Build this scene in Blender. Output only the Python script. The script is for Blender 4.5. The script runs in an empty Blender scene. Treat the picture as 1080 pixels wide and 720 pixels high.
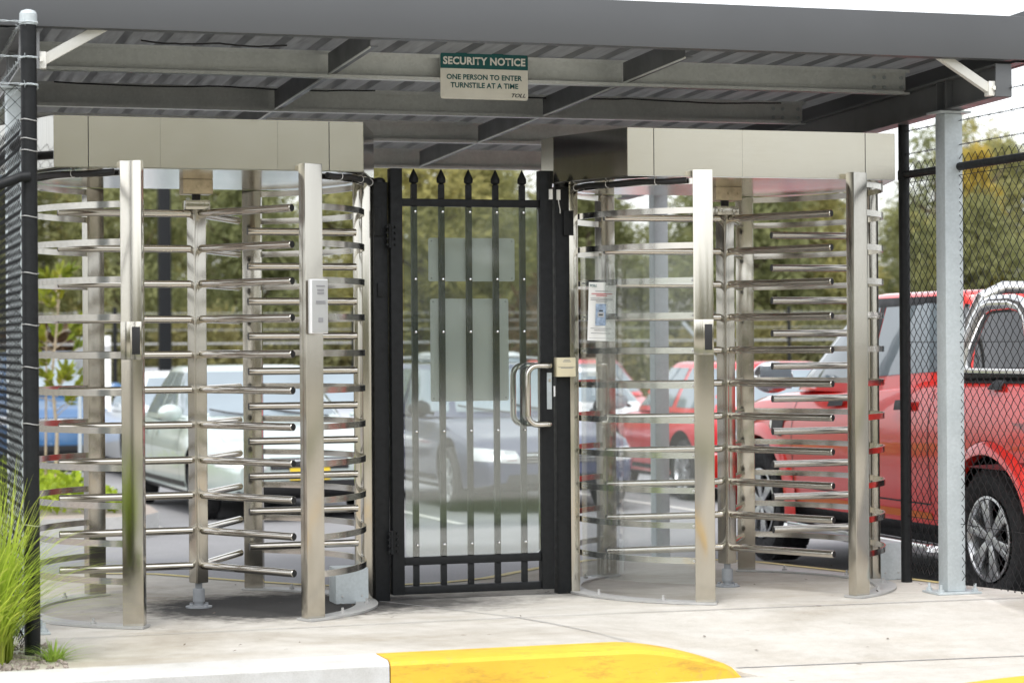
import bpy, bmesh, math, random
from mathutils import Vector, Matrix
from mathutils.bvhtree import BVHTree
R = math.radians
random.seed(7)
scene = bpy.context.scene
col = scene.collection

# ------------------------------------------------------------------ materials
def new_mat(name):
    m = bpy.data.materials.new(name); m.use_nodes = True
    nt = m.node_tree
    b = nt.nodes['Principled BSDF']
    return m, nt, b
def N(nt, t, **kw):
    n = nt.nodes.new(t)
    for k, v in kw.items():
        if k in n.inputs: n.inputs[k].default_value = v
        else: setattr(n, k, v)
    return n
def coords(nt, scale=(1, 1, 1), out='Object'):
    tc = nt.nodes.new('ShaderNodeTexCoord'); mp = nt.nodes.new('ShaderNodeMapping')
    mp.inputs['Scale'].default_value = scale
    nt.links.new(tc.outputs[out], mp.inputs['Vector'])
    return mp.outputs['Vector']
def noise(nt, vec, scale, detail=4, rough=.55):
    n = N(nt, 'ShaderNodeTexNoise', Scale=scale, Detail=detail, Roughness=rough)
    nt.links.new(vec, n.inputs['Vector'])
    return n.outputs['Fac']
def ramp(nt, fac, stops):
    r = nt.nodes.new('ShaderNodeValToRGB')
    el = r.color_ramp.elements
    while len(el) < len(stops): el.new(.5)
    for e, (p, c) in zip(el, stops):
        e.position = p; e.color = (c, c, c, 1) if isinstance(c, (int, float)) else (*c, 1)
    nt.links.new(fac, r.inputs['Fac'])
    return r.outputs['Color']
def mixc(nt, fac, a, b, mode='MIX'):
    m = nt.nodes.new('ShaderNodeMix'); m.data_type = 'RGBA'; m.blend_type = mode
    for s, v in (('Factor', fac), ('A', a), ('B', b)):
        i = [x for x in m.inputs if x.name == s and (x.type == 'RGBA' or (s == 'Factor' and x.type == 'VALUE'))][0]
        if hasattr(v, 'is_linked') or hasattr(v, 'links'): nt.links.new(v, i)
        elif s == 'Factor': i.default_value = v
        else: i.default_value = (*v, 1)
    return [o for o in m.outputs if o.type == 'RGBA'][0]
def bump(nt, b, fac, strength=.2, dist=.01):
    n = N(nt, 'ShaderNodeBump', Strength=strength, Distance=dist)
    nt.links.new(fac, n.inputs['Height']); nt.links.new(n.outputs['Normal'], b.inputs['Normal'])
def simple(name, c, rough=.5, metal=0., var=.0, vscale=8, coat=0., spec=.5, vs=(1, 1, 1), bmp=0.):
    m, nt, b = new_mat(name)
    b.inputs['Base Color'].default_value = (*c, 1)
    b.inputs['Roughness'].default_value = rough
    b.inputs['Metallic'].default_value = metal
    b.inputs['Coat Weight'].default_value = coat
    b.inputs['Coat Roughness'].default_value = .04
    b.inputs['Specular IOR Level'].default_value = spec
    if var:
        v = coords(nt, vs); f = noise(nt, v, vscale, 5, .6)
        lo = tuple(x * (1 - var) for x in c); hi = tuple(min(1, x * (1 + var)) for x in c)
        cc = ramp(nt, f, [(.3, lo), (.7, hi)])
        nt.links.new(cc, b.inputs['Base Color'])
        rr = ramp(nt, f, [(.25, min(1, rough * 1.25)), (.75, rough * .8)])
        nt.links.new(rr, b.inputs['Roughness'])
        if bmp: bump(nt, b, f, bmp, .004)
    return m
M = {}
def steel(name, c, rough, streak, var=.02, aniso=0.):
    m, nt, b = new_mat(name)
    v = coords(nt, streak); f = noise(nt, v, 6, 6, .7)
    v2 = coords(nt); f2 = noise(nt, v2, 2.2, 4, .6)
    a = ramp(nt, f, [(.3, tuple(x * (1 - var) for x in c)), (.7, tuple(min(1, x * (1 + var)) for x in c))])
    a2 = ramp(nt, f2, [(.3, (.96, .95, .93)), (.65, (1, 1, 1))])
    nt.links.new(mixc(nt, 1.0, a, a2, 'MULTIPLY'), b.inputs['Base Color'])
    b.inputs['Metallic'].default_value = 1
    rr = ramp(nt, f2, [(.2, rough * .94), (.8, rough * 1.08)])
    nt.links.new(rr, b.inputs['Roughness'])
    return m
M['steel'] = steel('brushed_stainless', (.55, .525, .465), .16, (30, 30, .8))
M['steel_panel'] = steel('brushed_stainless_panel', (.57, .545, .468), .22, (1, 30, 30), .02)
M['steel_tube'] = steel('polished_tube', (.60, .572, .52), .10, (8, 8, 8), .03)
M['mirror'] = steel('mirror_stainless', (.66, .645, .61), .16, (3, 3, 3), .03)
M['mirror_dark'] = steel('mirror_stainless_side', (.62, .61, .585), .09, (14, 14, .3), .08)
def galv(name, c, rough=.5, metal=.55, sp=38):
    m, nt, b = new_mat(name)
    v = coords(nt)
    vo = N(nt, 'ShaderNodeTexVoronoi', Scale=sp); nt.links.new(v, vo.inputs['Vector'])
    sep = nt.nodes.new('ShaderNodeSeparateColor'); nt.links.new(vo.outputs['Color'], sep.inputs['Color'])
    f2 = noise(nt, v, 5, 5, .65)
    a = ramp(nt, sep.outputs[0], [(0, tuple(x * .94 for x in c)), (1, tuple(min(1, x * 1.04) for x in c))])
    a2 = ramp(nt, f2, [(.3, (.86, .86, .86)), (.65, (1, 1, 1))])
    nt.links.new(mixc(nt, 1.0, a, a2, 'MULTIPLY'), b.inputs['Base Color'])
    b.inputs['Metallic'].default_value = metal
    b.inputs['Roughness'].default_value = rough
    return m
M['galv'] = galv('galvanised_steel', (.47, .515, .53), .5, .2, 90)
M['purlin'] = galv('galvanised_purlin', (.66, .68, .665), .45, .2, 70)
M['roof'] = simple('roof_underside', (.22, .22, .217), .4, .3, .10, 6, vs=(6, .5, 1))
M['plate'] = galv('weathered_zinc_plate', (.46, .46, .45), .55, .4, 30)
M['black'] = simple('black_powder_coat', (.0075, .0085, .0095), .5, 0, .25, 30, spec=.28)
M['blackplastic'] = simple('black_plastic', (.012, .012, .013), .45, 0, .2, 20)
M['rubber'] = simple('rubber', (.017, .017, .018), .8, 0, .3, 25)
M['fascia'] = simple('dark_grey_colour_coat', (.068, .071, .075), .42, .0, .06, 1.2)
M['frame_grey'] = simple('grey_primer_steel', (.20, .205, .21), .42, .1, .12, 5)
M['frame_dark'] = simple('dark_grey_steel', (.105, .11, .115), .42, .1, .12, 5)
M['brace'] = simple('white_zinc_strap', (.72, .71, .66), .45, .2, .05, 9)
M['white'] = simple('white_paint', (.78, .78, .76), .4, 0, .03, 6)
M['grey_label'] = simple('grey_plastic', (.36, .365, .36), .4, 0, .04, 10)
M['reader_side'] = simple('pale_plastic', (.70, .70, .70), .4)
M['cream'] = simple('cream_plastic', (.70, .63, .44), .45, 0, .04, 14)
M['paper'] = simple('paper', (.80, .80, .77), .7)
M['ink'] = simple('ink', (.03, .035, .04), .6)
M['ink_grey'] = simple('ink_grey', (.22, .22, .23), .6)
M['ink_red'] = simple('ink_red', (.45, .04, .05), .6)
M['ink_green'] = simple('ink_green', (.006, .095, .095), .55, 0, .08, 12)
M['phone_blue'] = simple('print_blue', (.28, .36, .48), .6, 0, .35, 40)
M['sign_white'] = simple('sign_white', (.78, .76, .68), .45, 0, .04, 10)
M['sign_text'] = simple('sign_lettering_white', (.78, .76, .70), .5)
def backlit(name, c, tr):
    m, nt, b = new_mat(name)
    v = coords(nt); f = noise(nt, v, 3, 4, .6)
    k = ramp(nt, f, [(.3, tuple(x * .95 for x in c)), (.7, c)])
    nt.links.new(k, b.inputs['Base Color']); b.inputs['Roughness'].default_value = .5
    t = nt.nodes.new('ShaderNodeBsdfTranslucent'); nt.links.new(k, t.inputs['Color'])
    mx = nt.nodes.new('ShaderNodeMixShader'); mx.inputs[0].default_value = tr
    nt.links.new(b.outputs[0], mx.inputs[1]); nt.links.new(t.outputs[0], mx.inputs[2])
    nt.links.new(mx.outputs[0], nt.nodes['Material Output'].inputs['Surface'])
    return m
M['sign_back'] = backlit('translucent_white_sign', (.92, .92, .89), .45)
M['brown_reflection'] = steel('bearing_housing', (.50, .42, .30), .35, (4, 4, 4), .2)  # brown reflection on the steel, put into its base colour
M['pvc'] = simple('grey_pvc', (.25, .265, .28), .5, 0, .05, 12)

def concrete(name, c, stains=True):
    m, nt, b = new_mat(name)
    v = coords(nt, out='Object')
    f1 = noise(nt, v, 1.1, 8, .62); f2 = noise(nt, v, 9, 6, .7); f3 = noise(nt, v, 160, 3, .7)
    a = ramp(nt, f1, [(.28, tuple(x * t for x, t in zip(c, (.80, .78, .75)))), (.5, c), (.72, tuple(min(1, x * 1.08) for x in c))])
    a2 = ramp(nt, f2, [(.25, (.86, .85, .83)), (.6, (1, 1, 1))])
    a3 = ramp(nt, f3, [(.3, (.88, .88, .88)), (.55, (1, 1, 1))])
    k = mixc(nt, 1.0, mixc(nt, 1.0, a, a2, 'MULTIPLY'), a3, 'MULTIPLY')
    if stains:
        # streaks along the walking line and dark dust where people leave the left turnstile and pass the gate
        vs = coords(nt, (.5, 5, 1)); fs = noise(nt, vs, 1.6, 5, .6)
        k = mixc(nt, 1.0, k, ramp(nt, fs, [(.3, (.94, .925, .90)), (.55, (1, 1, 1))]), 'MULTIPLY')
        vg = coords(nt); gum = N(nt, 'ShaderNodeTexVoronoi', Scale=3.1); nt.links.new(vg, gum.inputs['Vector'])
        k = mixc(nt, 1.0, k, ramp(nt, gum.outputs['Distance'], [(.030, (.62, .60, .57)), (.055, (1, 1, 1))]), 'MULTIPLY')
        vb = coords(nt, (1, 1.4, 1)); fb_ = noise(nt, vb, .75, 7, .62)
        k = mixc(nt, 1.0, k, ramp(nt, fb_, [(.36, (.82, .79, .74)), (.52, (1, 1, 1))]), 'MULTIPLY')
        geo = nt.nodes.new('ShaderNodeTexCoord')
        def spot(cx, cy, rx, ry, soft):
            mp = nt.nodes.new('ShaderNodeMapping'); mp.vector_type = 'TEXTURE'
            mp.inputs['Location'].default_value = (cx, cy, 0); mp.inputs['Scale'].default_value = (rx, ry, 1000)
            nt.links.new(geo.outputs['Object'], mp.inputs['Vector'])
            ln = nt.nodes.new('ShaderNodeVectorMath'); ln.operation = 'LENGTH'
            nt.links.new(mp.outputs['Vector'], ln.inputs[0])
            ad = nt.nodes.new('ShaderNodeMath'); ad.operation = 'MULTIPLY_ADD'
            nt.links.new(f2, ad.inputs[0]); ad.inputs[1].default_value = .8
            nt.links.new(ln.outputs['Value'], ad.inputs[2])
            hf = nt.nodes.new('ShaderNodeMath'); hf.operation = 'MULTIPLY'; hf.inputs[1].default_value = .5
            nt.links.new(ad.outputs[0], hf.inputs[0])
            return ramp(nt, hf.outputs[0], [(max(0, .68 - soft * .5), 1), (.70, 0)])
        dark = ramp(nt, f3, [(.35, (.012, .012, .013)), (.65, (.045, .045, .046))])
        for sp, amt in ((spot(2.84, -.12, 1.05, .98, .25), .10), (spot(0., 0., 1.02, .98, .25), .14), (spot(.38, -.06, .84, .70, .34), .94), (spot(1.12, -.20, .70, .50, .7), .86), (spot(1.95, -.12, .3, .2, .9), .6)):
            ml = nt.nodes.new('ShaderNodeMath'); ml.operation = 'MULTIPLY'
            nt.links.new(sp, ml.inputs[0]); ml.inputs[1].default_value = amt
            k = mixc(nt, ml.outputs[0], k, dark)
    nt.links.new(k, b.inputs['Base Color'])
    b.inputs['Roughness'].default_value = .9
    b.inputs['Specular IOR Level'].default_value = .12
    bump(nt, b, f3, .25, .003)
    return m
M['concrete'] = concrete('concrete_slab', (.53, .51, .47))
M['kerb'] = concrete('kerb_concrete', (.55, .55, .535), False)
def asphalt(name, c):
    m, nt, b = new_mat(name)
    v = coords(nt)
    f1 = noise(nt, v, .5, 6, .6); f3 = noise(nt, v, 90, 3, .75)
    a = ramp(nt, f1, [(.3, tuple(x * .85 for x in c)), (.7, tuple(x * 1.12 for x in c))])
    a3 = ramp(nt, f3, [(.3, (.7, .7, .7)), (.65, (1.1, 1.1, 1.1))])
    nt.links.new(mixc(nt, 1.0, a, a3, 'MULTIPLY'), b.inputs['Base Color'])
    b.inputs['Roughness'].default_value = .9
    b.inputs['Specular IOR Level'].default_value = .25
    bump(nt, b, f3, .4, .005)
    return m
M['asphalt'] = asphalt('asphalt', (.245, .245, .25))
M['road'] = asphalt('road_asphalt', (.27, .265, .255))
M['yard'] = concrete('yard_concrete', (.44, .415, .36), False)
def painted(name, c, wear, scuff=0.):
    m, nt, b = new_mat(name)
    v = coords(nt)
    f = noise(nt, v, 7, 8, .75); f2 = noise(nt, v, 1.8, 5, .6)
    v3 = coords(nt, (1, 2.5, 5)); f3 = noise(nt, v3, 3.2, 9, .78)
    a = ramp(nt, f, [(.28, wear), (.40, c)])
    a2 = ramp(nt, f2, [(.3, (.84, .80, .74)), (.6, (1, 1, 1))])
    k = mixc(nt, 1.0, a, a2, 'MULTIPLY')
    if scuff:
        k = mixc(nt, ramp(nt, f3, [(.52, 0), (.66, scuff)]), k, (.17, .12, .05))
        f4 = noise(nt, v, 60, 4, .8)
        k = mixc(nt, ramp(nt, f4, [(.62, 0), (.74, scuff)]), k, (.40, .36, .28))
    nt.links.new(k, b.inputs['Base Color'])
    b.inputs['Roughness'].default_value = .62; b.inputs['Specular IOR Level'].default_value = .25
    bump(nt, b, f, .2, .003)
    return m
M['yellow'] = painted('yellow_kerb_paint', (.73, .445, .050), (.42, .33, .12), .50)
M['line'] = painted('white_line_paint', (.62, .62, .60), (.35, .35, .34))
M['yline'] = painted('yellow_line_paint', (.62, .53, .24), (.5, .46, .36))
def ground(name, c1, c2, sc):
    m, nt, b = new_mat(name)
    v = coords(nt); f = noise(nt, v, sc, 8, .7)
    nt.links.new(ramp(nt, f, [(.3, c1), (.7, c2)]), b.inputs['Base Color'])
    b.inputs['Roughness'].default_value = .95
    bump(nt, b, f, .5, .02)
    return m
M['dirt'] = ground('dry_ground', (.13, .115, .075), (.22, .19, .13), 1.2)
M['verge'] = ground('mown_grass', (.065, .085, .022), (.12, .13, .04), 5)
M['mulch'] = ground('gravel_mulch', (.19, .155, .13), (.42, .37, .33), 70)
def leaf(name, c1, c2, c3, sc=.6, transl=.35):
    m, nt, b = new_mat(name)
    v = coords(nt); f = noise(nt, v, sc, 4, .6)
    oi = nt.nodes.new('ShaderNodeObjectInfo')
    geo = nt.nodes.new('ShaderNodeNewGeometry')
    a = ramp(nt, f, [(.3, c1), (.55, c2), (.75, c3)])
    rnd = ramp(nt, geo.outputs['Random Per Island'], [(0, (.72, .72, .72)), (1, (1.25, 1.22, 1.1))])
    k = mixc(nt, 1.0, a, rnd, 'MULTIPLY')
    o2 = ramp(nt, oi.outputs['Random'], [(0, (.82, .88, .85)), (.35, (1.0, 1.0, .92)), (.65, (1.15, 1.06, .85)), (1, (.93, 1, 1))])
    k = mixc(nt, 1.0, k, o2, 'MULTIPLY')
    nt.links.new(k, b.inputs['Base Color'])
    b.inputs['Roughness'].default_value = .6
    b.inputs['Specular IOR Level'].default_value = .25
    tr = nt.nodes.new('ShaderNodeBsdfTranslucent'); nt.links.new(k, tr.inputs['Color'])
    mx = nt.nodes.new('ShaderNodeMixShader'); mx.inputs[0].default_value = transl
    out = nt.nodes['Material Output']
    nt.links.new(b.outputs[0], mx.inputs[1]); nt.links.new(tr.outputs[0], mx.inputs[2])
    nt.links.new(mx.outputs[0], out.inputs['Surface'])
    return m
M['crown'] = leaf('olive_foliage', (.27, .285, .145), (.36, .362, .185), (.47, .445, .235), .35, .55)  # aerial haze put into the leaf colour, lightened and less saturated
M['scrub'] = leaf('scrub_foliage', (.19, .20, .105), (.27, .26, .14), (.35, .31, .165), .5, .5)
M['rust_scrub'] = leaf('russet_foliage', (.075, .050, .035), (.12, .075, .05), (.15, .10, .055), .8)
M['gold'] = leaf('yellow_foliage', (.42, .32, .08), (.54, .42, .11), (.64, .50, .16), .8, .5)
M['lime'] = leaf('lime_groundcover', (.16, .25, .02), (.30, .40, .035), (.44, .50, .07), 2.5)
M['young'] = leaf('young_leaf', (.13, .18, .02), (.26, .27, .03), (.42, .30, .04), 3)
M['blade'] = leaf('grass_blade', (.30, .46, .06), (.46, .60, .12), (.62, .62, .24), 4, .5)
M['bark'] = simple('bark', (.13, .10, .075), .9, 0, .3, 12)
M['stake'] = simple('pale_stem', (.36, .29, .2), .8, 0, .2, 20)

def paint(name, c, metal=0., rough=.28, flake=False):
    m, nt, b = new_mat(name)
    v = coords(nt); f = noise(nt, v, 1.3, 5, .6)
    nt.links.new(ramp(nt, f, [(.3, tuple(x * .93 for x in c)), (.7, c)]), b.inputs['Base Color'])
    b.inputs['Metallic'].default_value = metal
    b.inputs['Roughness'].default_value = rough
    b.inputs['Coat Weight'].default_value = 1.0
    b.inputs['Coat Roughness'].default_value = .03
    return m
M['red'] = paint('red_car_paint', (.88, .036, .026))
M['red2'] = paint('dark_red_car_paint', (.62, .030, .035))
M['wht'] = paint('white_car_paint', (.76, .78, .79))
M['slate'] = paint('purple_grey_car_paint', (.055, .066, .125), .2, .3)
M['silver'] = paint('silver_car_paint', (.50, .51, .55), .6, .3)
M['blue'] = paint('blue_car_paint', (.02, .095, .225), .0)
M['silver_green_reflection'] = paint('car_paint_green_reflection', (.50, .575, .55), .3, .3)  # green reflected in the body sides is put into the pale paint colour
def glassy(name, c, rough=.03):
    m, nt, b = new_mat(name)
    v = coords(nt); f = noise(nt, v, 1.0, 3, .5)
    nt.links.new(ramp(nt, f, [(.35, tuple(x * .75 for x in c)), (.7, c)]), b.inputs['Base Color'])
    b.inputs['Roughness'].default_value = rough
    b.inputs['Specular IOR Level'].default_value = .9
    b.inputs['Coat Weight'].default_value = .6; b.inputs['Coat Roughness'].default_value = .02
    return m
M['glass'] = glassy('car_glass', (.24, .295, .33))  # pale reflected sky is put into the base colour of the panes
M['glass_dark'] = glassy('tinted_car_glass', (.012, .014, .016))
M['lens'] = glassy('headlight_lens', (.62, .63, .64), .08)
M['lens_red'] = glassy('tail_lens', (.35, .015, .015), .1)
M['chrome'] = simple('chrome', (.78, .78, .78), .1, 1.)
M['alloy'] = simple('alloy_rim', (.56, .57, .58), .28, .85, .08, 12)
M['sbar'] = simple('polished_sports_bar', (.80, .80, .80), .14, .9)
M['plate_y'] = simple('yellow_plate', (.72, .52, .04), .5)
M['plate_w'] = simple('white_plate', (.7, .7, .7), .5)
M['orange'] = simple('amber_reflector', (.75, .17, .02), .3)
def poly(name, tint, haze, refl, hz=(.8, .84, .82)):
    m, nt, b = new_mat(name)
    nt.nodes.remove(b)
    out = nt.nodes['Material Output']
    t = nt.nodes.new('ShaderNodeBsdfTransparent'); t.inputs[0].default_value = (*tint, 1)
    g = nt.nodes.new('ShaderNodeBsdfGlossy'); g.inputs['Roughness'].default_value = .04; g.inputs[0].default_value = (1, 1, 1, 1)
    d = nt.nodes.new('ShaderNodeBsdfDiffuse'); d.inputs[0].default_value = (*hz, 1)
    lw = N(nt, 'ShaderNodeFresnel', IOR=1.52)
    mu = nt.nodes.new('ShaderNodeMath'); mu.operation = 'MULTIPLY'; mu.inputs[1].default_value = refl
    nt.links.new(lw.outputs[0], mu.inputs[0])
    v = coords(nt, (1, 1, .5)); f = noise(nt, v, 2.2, 6, .7)
    hz_f = ramp(nt, f, [(.3, haze * .75), (.7, haze * 1.25)])
    m1 = nt.nodes.new('ShaderNodeMixShader'); nt.links.new(hz_f, m1.inputs[0])
    nt.links.new(t.outputs[0], m1.inputs[1]); nt.links.new(d.outputs[0], m1.inputs[2])
    m2 = nt.nodes.new('ShaderNodeMixShader'); nt.links.new(mu.outputs[0], m2.inputs[0])
    nt.links.new(m1.outputs[0], m2.inputs[1]); nt.links.new(g.outputs[0], m2.inputs[2])
    nt.links.new(m2.outputs[0], out.inputs['Surface'])
    return m
M['acrylic'] = poly('dusty_acrylic', (.92, .955, .945), .035, 2.9, (.50, .62, .60))
M['acrylic_clear'] = poly('clear_polycarbonate', (.95, .965, .96), .03, .45)

# ------------------------------------------------------------------ mesh helpers
def box(bm, x0, x1, y0, y1, z0, z1, bev=0., mat=0):
    vs = [bm.verts.new((x, y, z)) for x in (x0, x1) for y in (y0, y1) for z in (z0, z1)]
    idx = [(0, 1, 3, 2), (4, 6, 7, 5), (0, 4, 5, 1), (2, 3, 7, 6), (0, 2, 6, 4), (1, 5, 7, 3)]
    fs = [bm.faces.new([vs[i] for i in f]) for f in idx]
    for f in fs: f.material_index = mat
    if bev > 0:
        es = list({e for f in fs for e in f.edges})
        r = bmesh.ops.bevel(bm, geom=es, offset=bev, segments=2, affect='EDGES', profile=.6)
        for f in r['faces']: f.material_index = mat
        fs = list({f for v in r['verts'] for f in v.link_faces} | set(f for f in fs if f.is_valid))
    return fs
def obox(bm, c, ax, ay, az, hx, hy, hz, bev=0., mat=0):
    """box with its own axes"""
    b2 = bmesh.new(); box(b2, -hx, hx, -hy, hy, -hz, hz, bev, mat)
    mt = Matrix(((ax[0], ay[0], az[0], c[0]), (ax[1], ay[1], az[1], c[1]), (ax[2], ay[2], az[2], c[2]), (0, 0, 0, 1)))
    b2.transform(mt); merge(bm, b2)
def merge(bm, b2):
    me = bpy.data.meshes.new('tmp'); b2.to_mesh(me); b2.free(); bm.from_mesh(me); bpy.data.meshes.remove(me)
def rbox(bm, cx, cy, ang, hx, hy, z0, z1, bev=0., mat=0):
    c, s = math.cos(ang), math.sin(ang)
    obox(bm, (cx, cy, (z0 + z1) / 2), (c, s, 0), (-s, c, 0), (0, 0, 1), hx, hy, (z1 - z0) / 2, bev, mat)
def tube(bm, pts, r, n=10, closed=False, caps=True, mat=0, capmat=None, smooth=True):
    pts = [Vector(p) for p in pts]
    m = len(pts); rings = []; up = None
    for i, p in enumerate(pts):
        a = pts[(i - 1) % m] if (closed or i > 0) else p
        b = pts[(i + 1) % m] if (closed or i < m - 1) else p
        t = (b - a).normalized()
        if up is None:
            up = Vector((0, 0, 1)) if abs(t.z) < .9 else Vector((1, 0, 0))
        x = up.cross(t).normalized(); up = t.cross(x).normalized()
        rr = r[i] if isinstance(r, (list, tuple)) else r
        rings.append([bm.verts.new(p + x * rr * math.cos(2 * math.pi * k / n) + up * rr * math.sin(2 * math.pi * k / n)) for k in range(n)])
    for i in range(m if closed else m - 1):
        A, B = rings[i], rings[(i + 1) % m]
        for k in range(n):
            f = bm.faces.new((A[k], A[(k + 1) % n], B[(k + 1) % n], B[k])); f.smooth = smooth; f.material_index = mat
    if caps and not closed:
        for rg, rev in ((rings[0], True), (rings[-1], False)):
            f = bm.faces.new(rg[::-1] if rev else rg); f.material_index = mat if capmat is None else capmat
def lathe(bm, prof, n=24, c=(0, 0, 0), axis='Z', mat=0, smooth=True, caps=True):
    rings = []
    for r, h in prof:
        ring = []
        for k in range(n):
            a = 2 * math.pi * k / n
            if axis == 'Z': p = (c[0] + r * math.cos(a), c[1] + r * math.sin(a), c[2] + h)
            else: p = (c[0] + r * math.cos(a), c[1] + h, c[2] + r * math.sin(a))
            ring.append(bm.verts.new(p))
        rings.append(ring)
    for A, B in zip(rings, rings[1:]):
        for k in range(n):
            f = bm.faces.new((A[k], A[(k + 1) % n], B[(k + 1) % n], B[k])); f.smooth = smooth; f.material_index = mat
    for rg in ((rings[0], rings[-1]) if caps else ()):
        if len({tuple(round(x, 5) for x in v.co) for v in rg}) > 2:
            f = bm.faces.new(rg); f.material_index = mat
def arcband(bm, cx, cy, r0, r1, a0, a1, z0, z1, n=24, mat=0):
    """solid flat bar bent round a circle"""
    prev = None
    for i in range(n + 1):
        a = a0 + (a1 - a0) * i / n; c, s = math.cos(a), math.sin(a)
        q = [bm.verts.new((cx + r * c, cy + r * s, z)) for r, z in ((r0, z0), (r1, z0), (r1, z1), (r0, z1))]
        if prev:
            for k in range(4):
                f = bm.faces.new((prev[k], prev[(k + 1) % 4], q[(k + 1) % 4], q[k])); f.material_index = mat
                f.smooth = True
        else: bm.faces.new(q)
        prev = q
    bm.faces.new(prev)
def prism(bm, poly2, axis, a, b, mat=0):
    """extrude a 2-D polygon along an axis from a to b"""
    def P3(u, v, w): return {'X': (w, u, v), 'Y': (u, w, v), 'Z': (u, v, w)}[axis]
    A = [bm.verts.new(P3(u, v, a)) for u, v in poly2]; B = [bm.verts.new(P3(u, v, b)) for u, v in poly2]
    n = len(poly2)
    fs = [bm.faces.new(A[::-1]), bm.faces.new(B)]
    for k in range(n): fs.append(bm.faces.new((A[k], A[(k + 1) % n], B[(k + 1) % n], B[k])))
    for f in fs: f.material_index = mat
    return fs
def obj(name, bm, mats, parent=None, smooth_angle=25, label=None):
    bmesh.ops.recalc_face_normals(bm, faces=bm.faces)
    me = bpy.data.meshes.new(name); bm.to_mesh(me); bm.free()
    for m in (mats if isinstance(mats, (list, tuple)) else [mats]):
        me.materials.append(M[m] if isinstance(m, str) else m)
    if smooth_angle:
        for p in me.polygons: p.use_smooth = True
        me.set_sharp_from_angle(angle=R(smooth_angle))
    o = bpy.data.objects.new(name, me); col.objects.link(o)
    if parent is not None: o.parent = parent
    if label: o['label'] = label
    return o
def thing(name, label, cat, loc=(0, 0, 0), rz=0., group=None):
    o = bpy.data.objects.new(name, None); col.objects.link(o)
    o.empty_display_size = .1
    o.location = loc; o.rotation_euler = (0, 0, rz)
    o['label'] = label; o['category'] = cat
    if group: o['group'] = group
    return o
def tag(o, label, cat, group=None):
    o['label'] = label; o['category'] = cat
    if group: o['group'] = group
    return o
def struct(name, bm, m, label=None):
    o = obj(name, bm, m, None, 30); o['kind'] = 'structure'
    if label: o['label'] = label
    return o
def text_bm(body, size, bold=0., shear=0., align='CENTER', spacing=1.):
    cu = bpy.data.curves.new('txt', 'FONT'); cu.body = body; cu.size = size; cu.align_x = align
    cu.offset = bold; cu.shear = shear; cu.space_character = spacing; cu.resolution_u = 3
    o = bpy.data.objects.new('txt', cu); col.objects.link(o)
    dg = bpy.context.evaluated_depsgraph_get()
    me = bpy.data.meshes.new_from_object(o.evaluated_get(dg))
    bm = bmesh.new(); bm.from_mesh(me)
    bpy.data.objects.remove(o); bpy.data.curves.remove(cu); bpy.data.meshes.remove(me)
    # stand it upright facing -Y
    bm.transform(Matrix(((1, 0, 0, 0), (0, 0, 1, 0), (0, 1, 0, 0), (0, 0, 0, 1))))
    return bm
def copy_tree(o, parent=None):
    c = o.copy(); col.objects.link(c)
    if parent is not None: c.parent = parent
    for ch in list(o.children): copy_tree(ch, c)
    return c

# ------------------------------------------------------------------ setting
def zg(y): return -.2 - .012 * max(min(y, 34), -6)
# the ground as one sheet to the horizon
bm = bmesh.new()
xs = [-600, -150, -60, -30, -10, 0, 10, 30, 60, 150, 600]
ys = [-500, -120, -40, -16, 0, 20, 34, 60, 120, 250, 900]
gv = [[bm.verts.new((x, y, -.72)) for x in xs] for y in ys]
for j in range(len(ys) - 1):
    for i in range(len(xs) - 1): bm.faces.new((gv[j][i], gv[j][i + 1], gv[j + 1][i + 1], gv[j + 1][i]))
struct('ground', bm, 'dirt')
# car park
bm = bmesh.new()
yy = [-2.1, 0, 4, 8, 12, 16, 20, 24, 28, 33]
rows = [[bm.verts.new((x, y, zg(y))) for x in (-26, -12, -4, 0, 4, 8, 14, 24, 48)] for y in yy]
for A, B in zip(rows, rows[1:]):
    for i in range(len(A) - 1): bm.faces.new((A[i], A[i + 1], B[i + 1], B[i]))
struct('car_park', bm, 'asphalt')
# road in front of the kerb and the verge on its far side
bm = bmesh.new(); box(bm, -60, 60, -6.2, -2.12, -.5, -.152); struct('road', bm, 'road')
bm = bmesh.new(); box(bm, -60, 60, -8.6, -6.2, -.5, -.10); struct('grass_verge', bm, 'verge')
bm = bmesh.new(); box(bm, -90, 90, -58, -8.6, -.5, -.12); struct('concrete_yard', bm, 'yard')
def sstep(a, b, x):
    t = max(0., min(1., (x - a) / (b - a))); return t * t * (3 - 2 * t)
def slabz(x, y):
    if y >= -1.0: return 0.
    d = min(1.25, (-1.0 - y) / 1.0)
    return -.118 * d * sstep(1.42, 2.06, x)
# entry slab: top as a grid clipped to its outline, sides dropping to the asphalt
rear = [(-1.08, 2.0), (-.3, 1.98), (.06, 1.8), (.43, 1.28), (.78, .86), (1.1, .72), (1.45, .74), (1.77, .9), (2.2, 1.32), (2.65, 1.68), (3.2, 1.62), (3.55, 1.18), (3.8, .42), (4.0, -.3), (4.17, -.85), (4.7, -2.2)]
front = [(4.7, -2.25), (2.10, -2.25), (1.98, -2.1), (1.62, -2.02), (-1.08, -2.0)]
bm = bmesh.new(); box(bm, 1.0, 12, -6.19, -2.21, -.4, -.1475); struct('driveway', bm, 'concrete')
bm = bmesh.new()
pts = rear + front
top = [bm.verts.new((x, y, 0)) for x, y in pts]
f = bm.faces.new(top)
for k in range(20):
    bmesh.ops.bisect_plane(bm, geom=bm.verts[:] + bm.edges[:] + bm.faces[:], plane_co=(0, -1.0 - .12 * k, 0), plane_no=(0, 1, 0))
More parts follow.
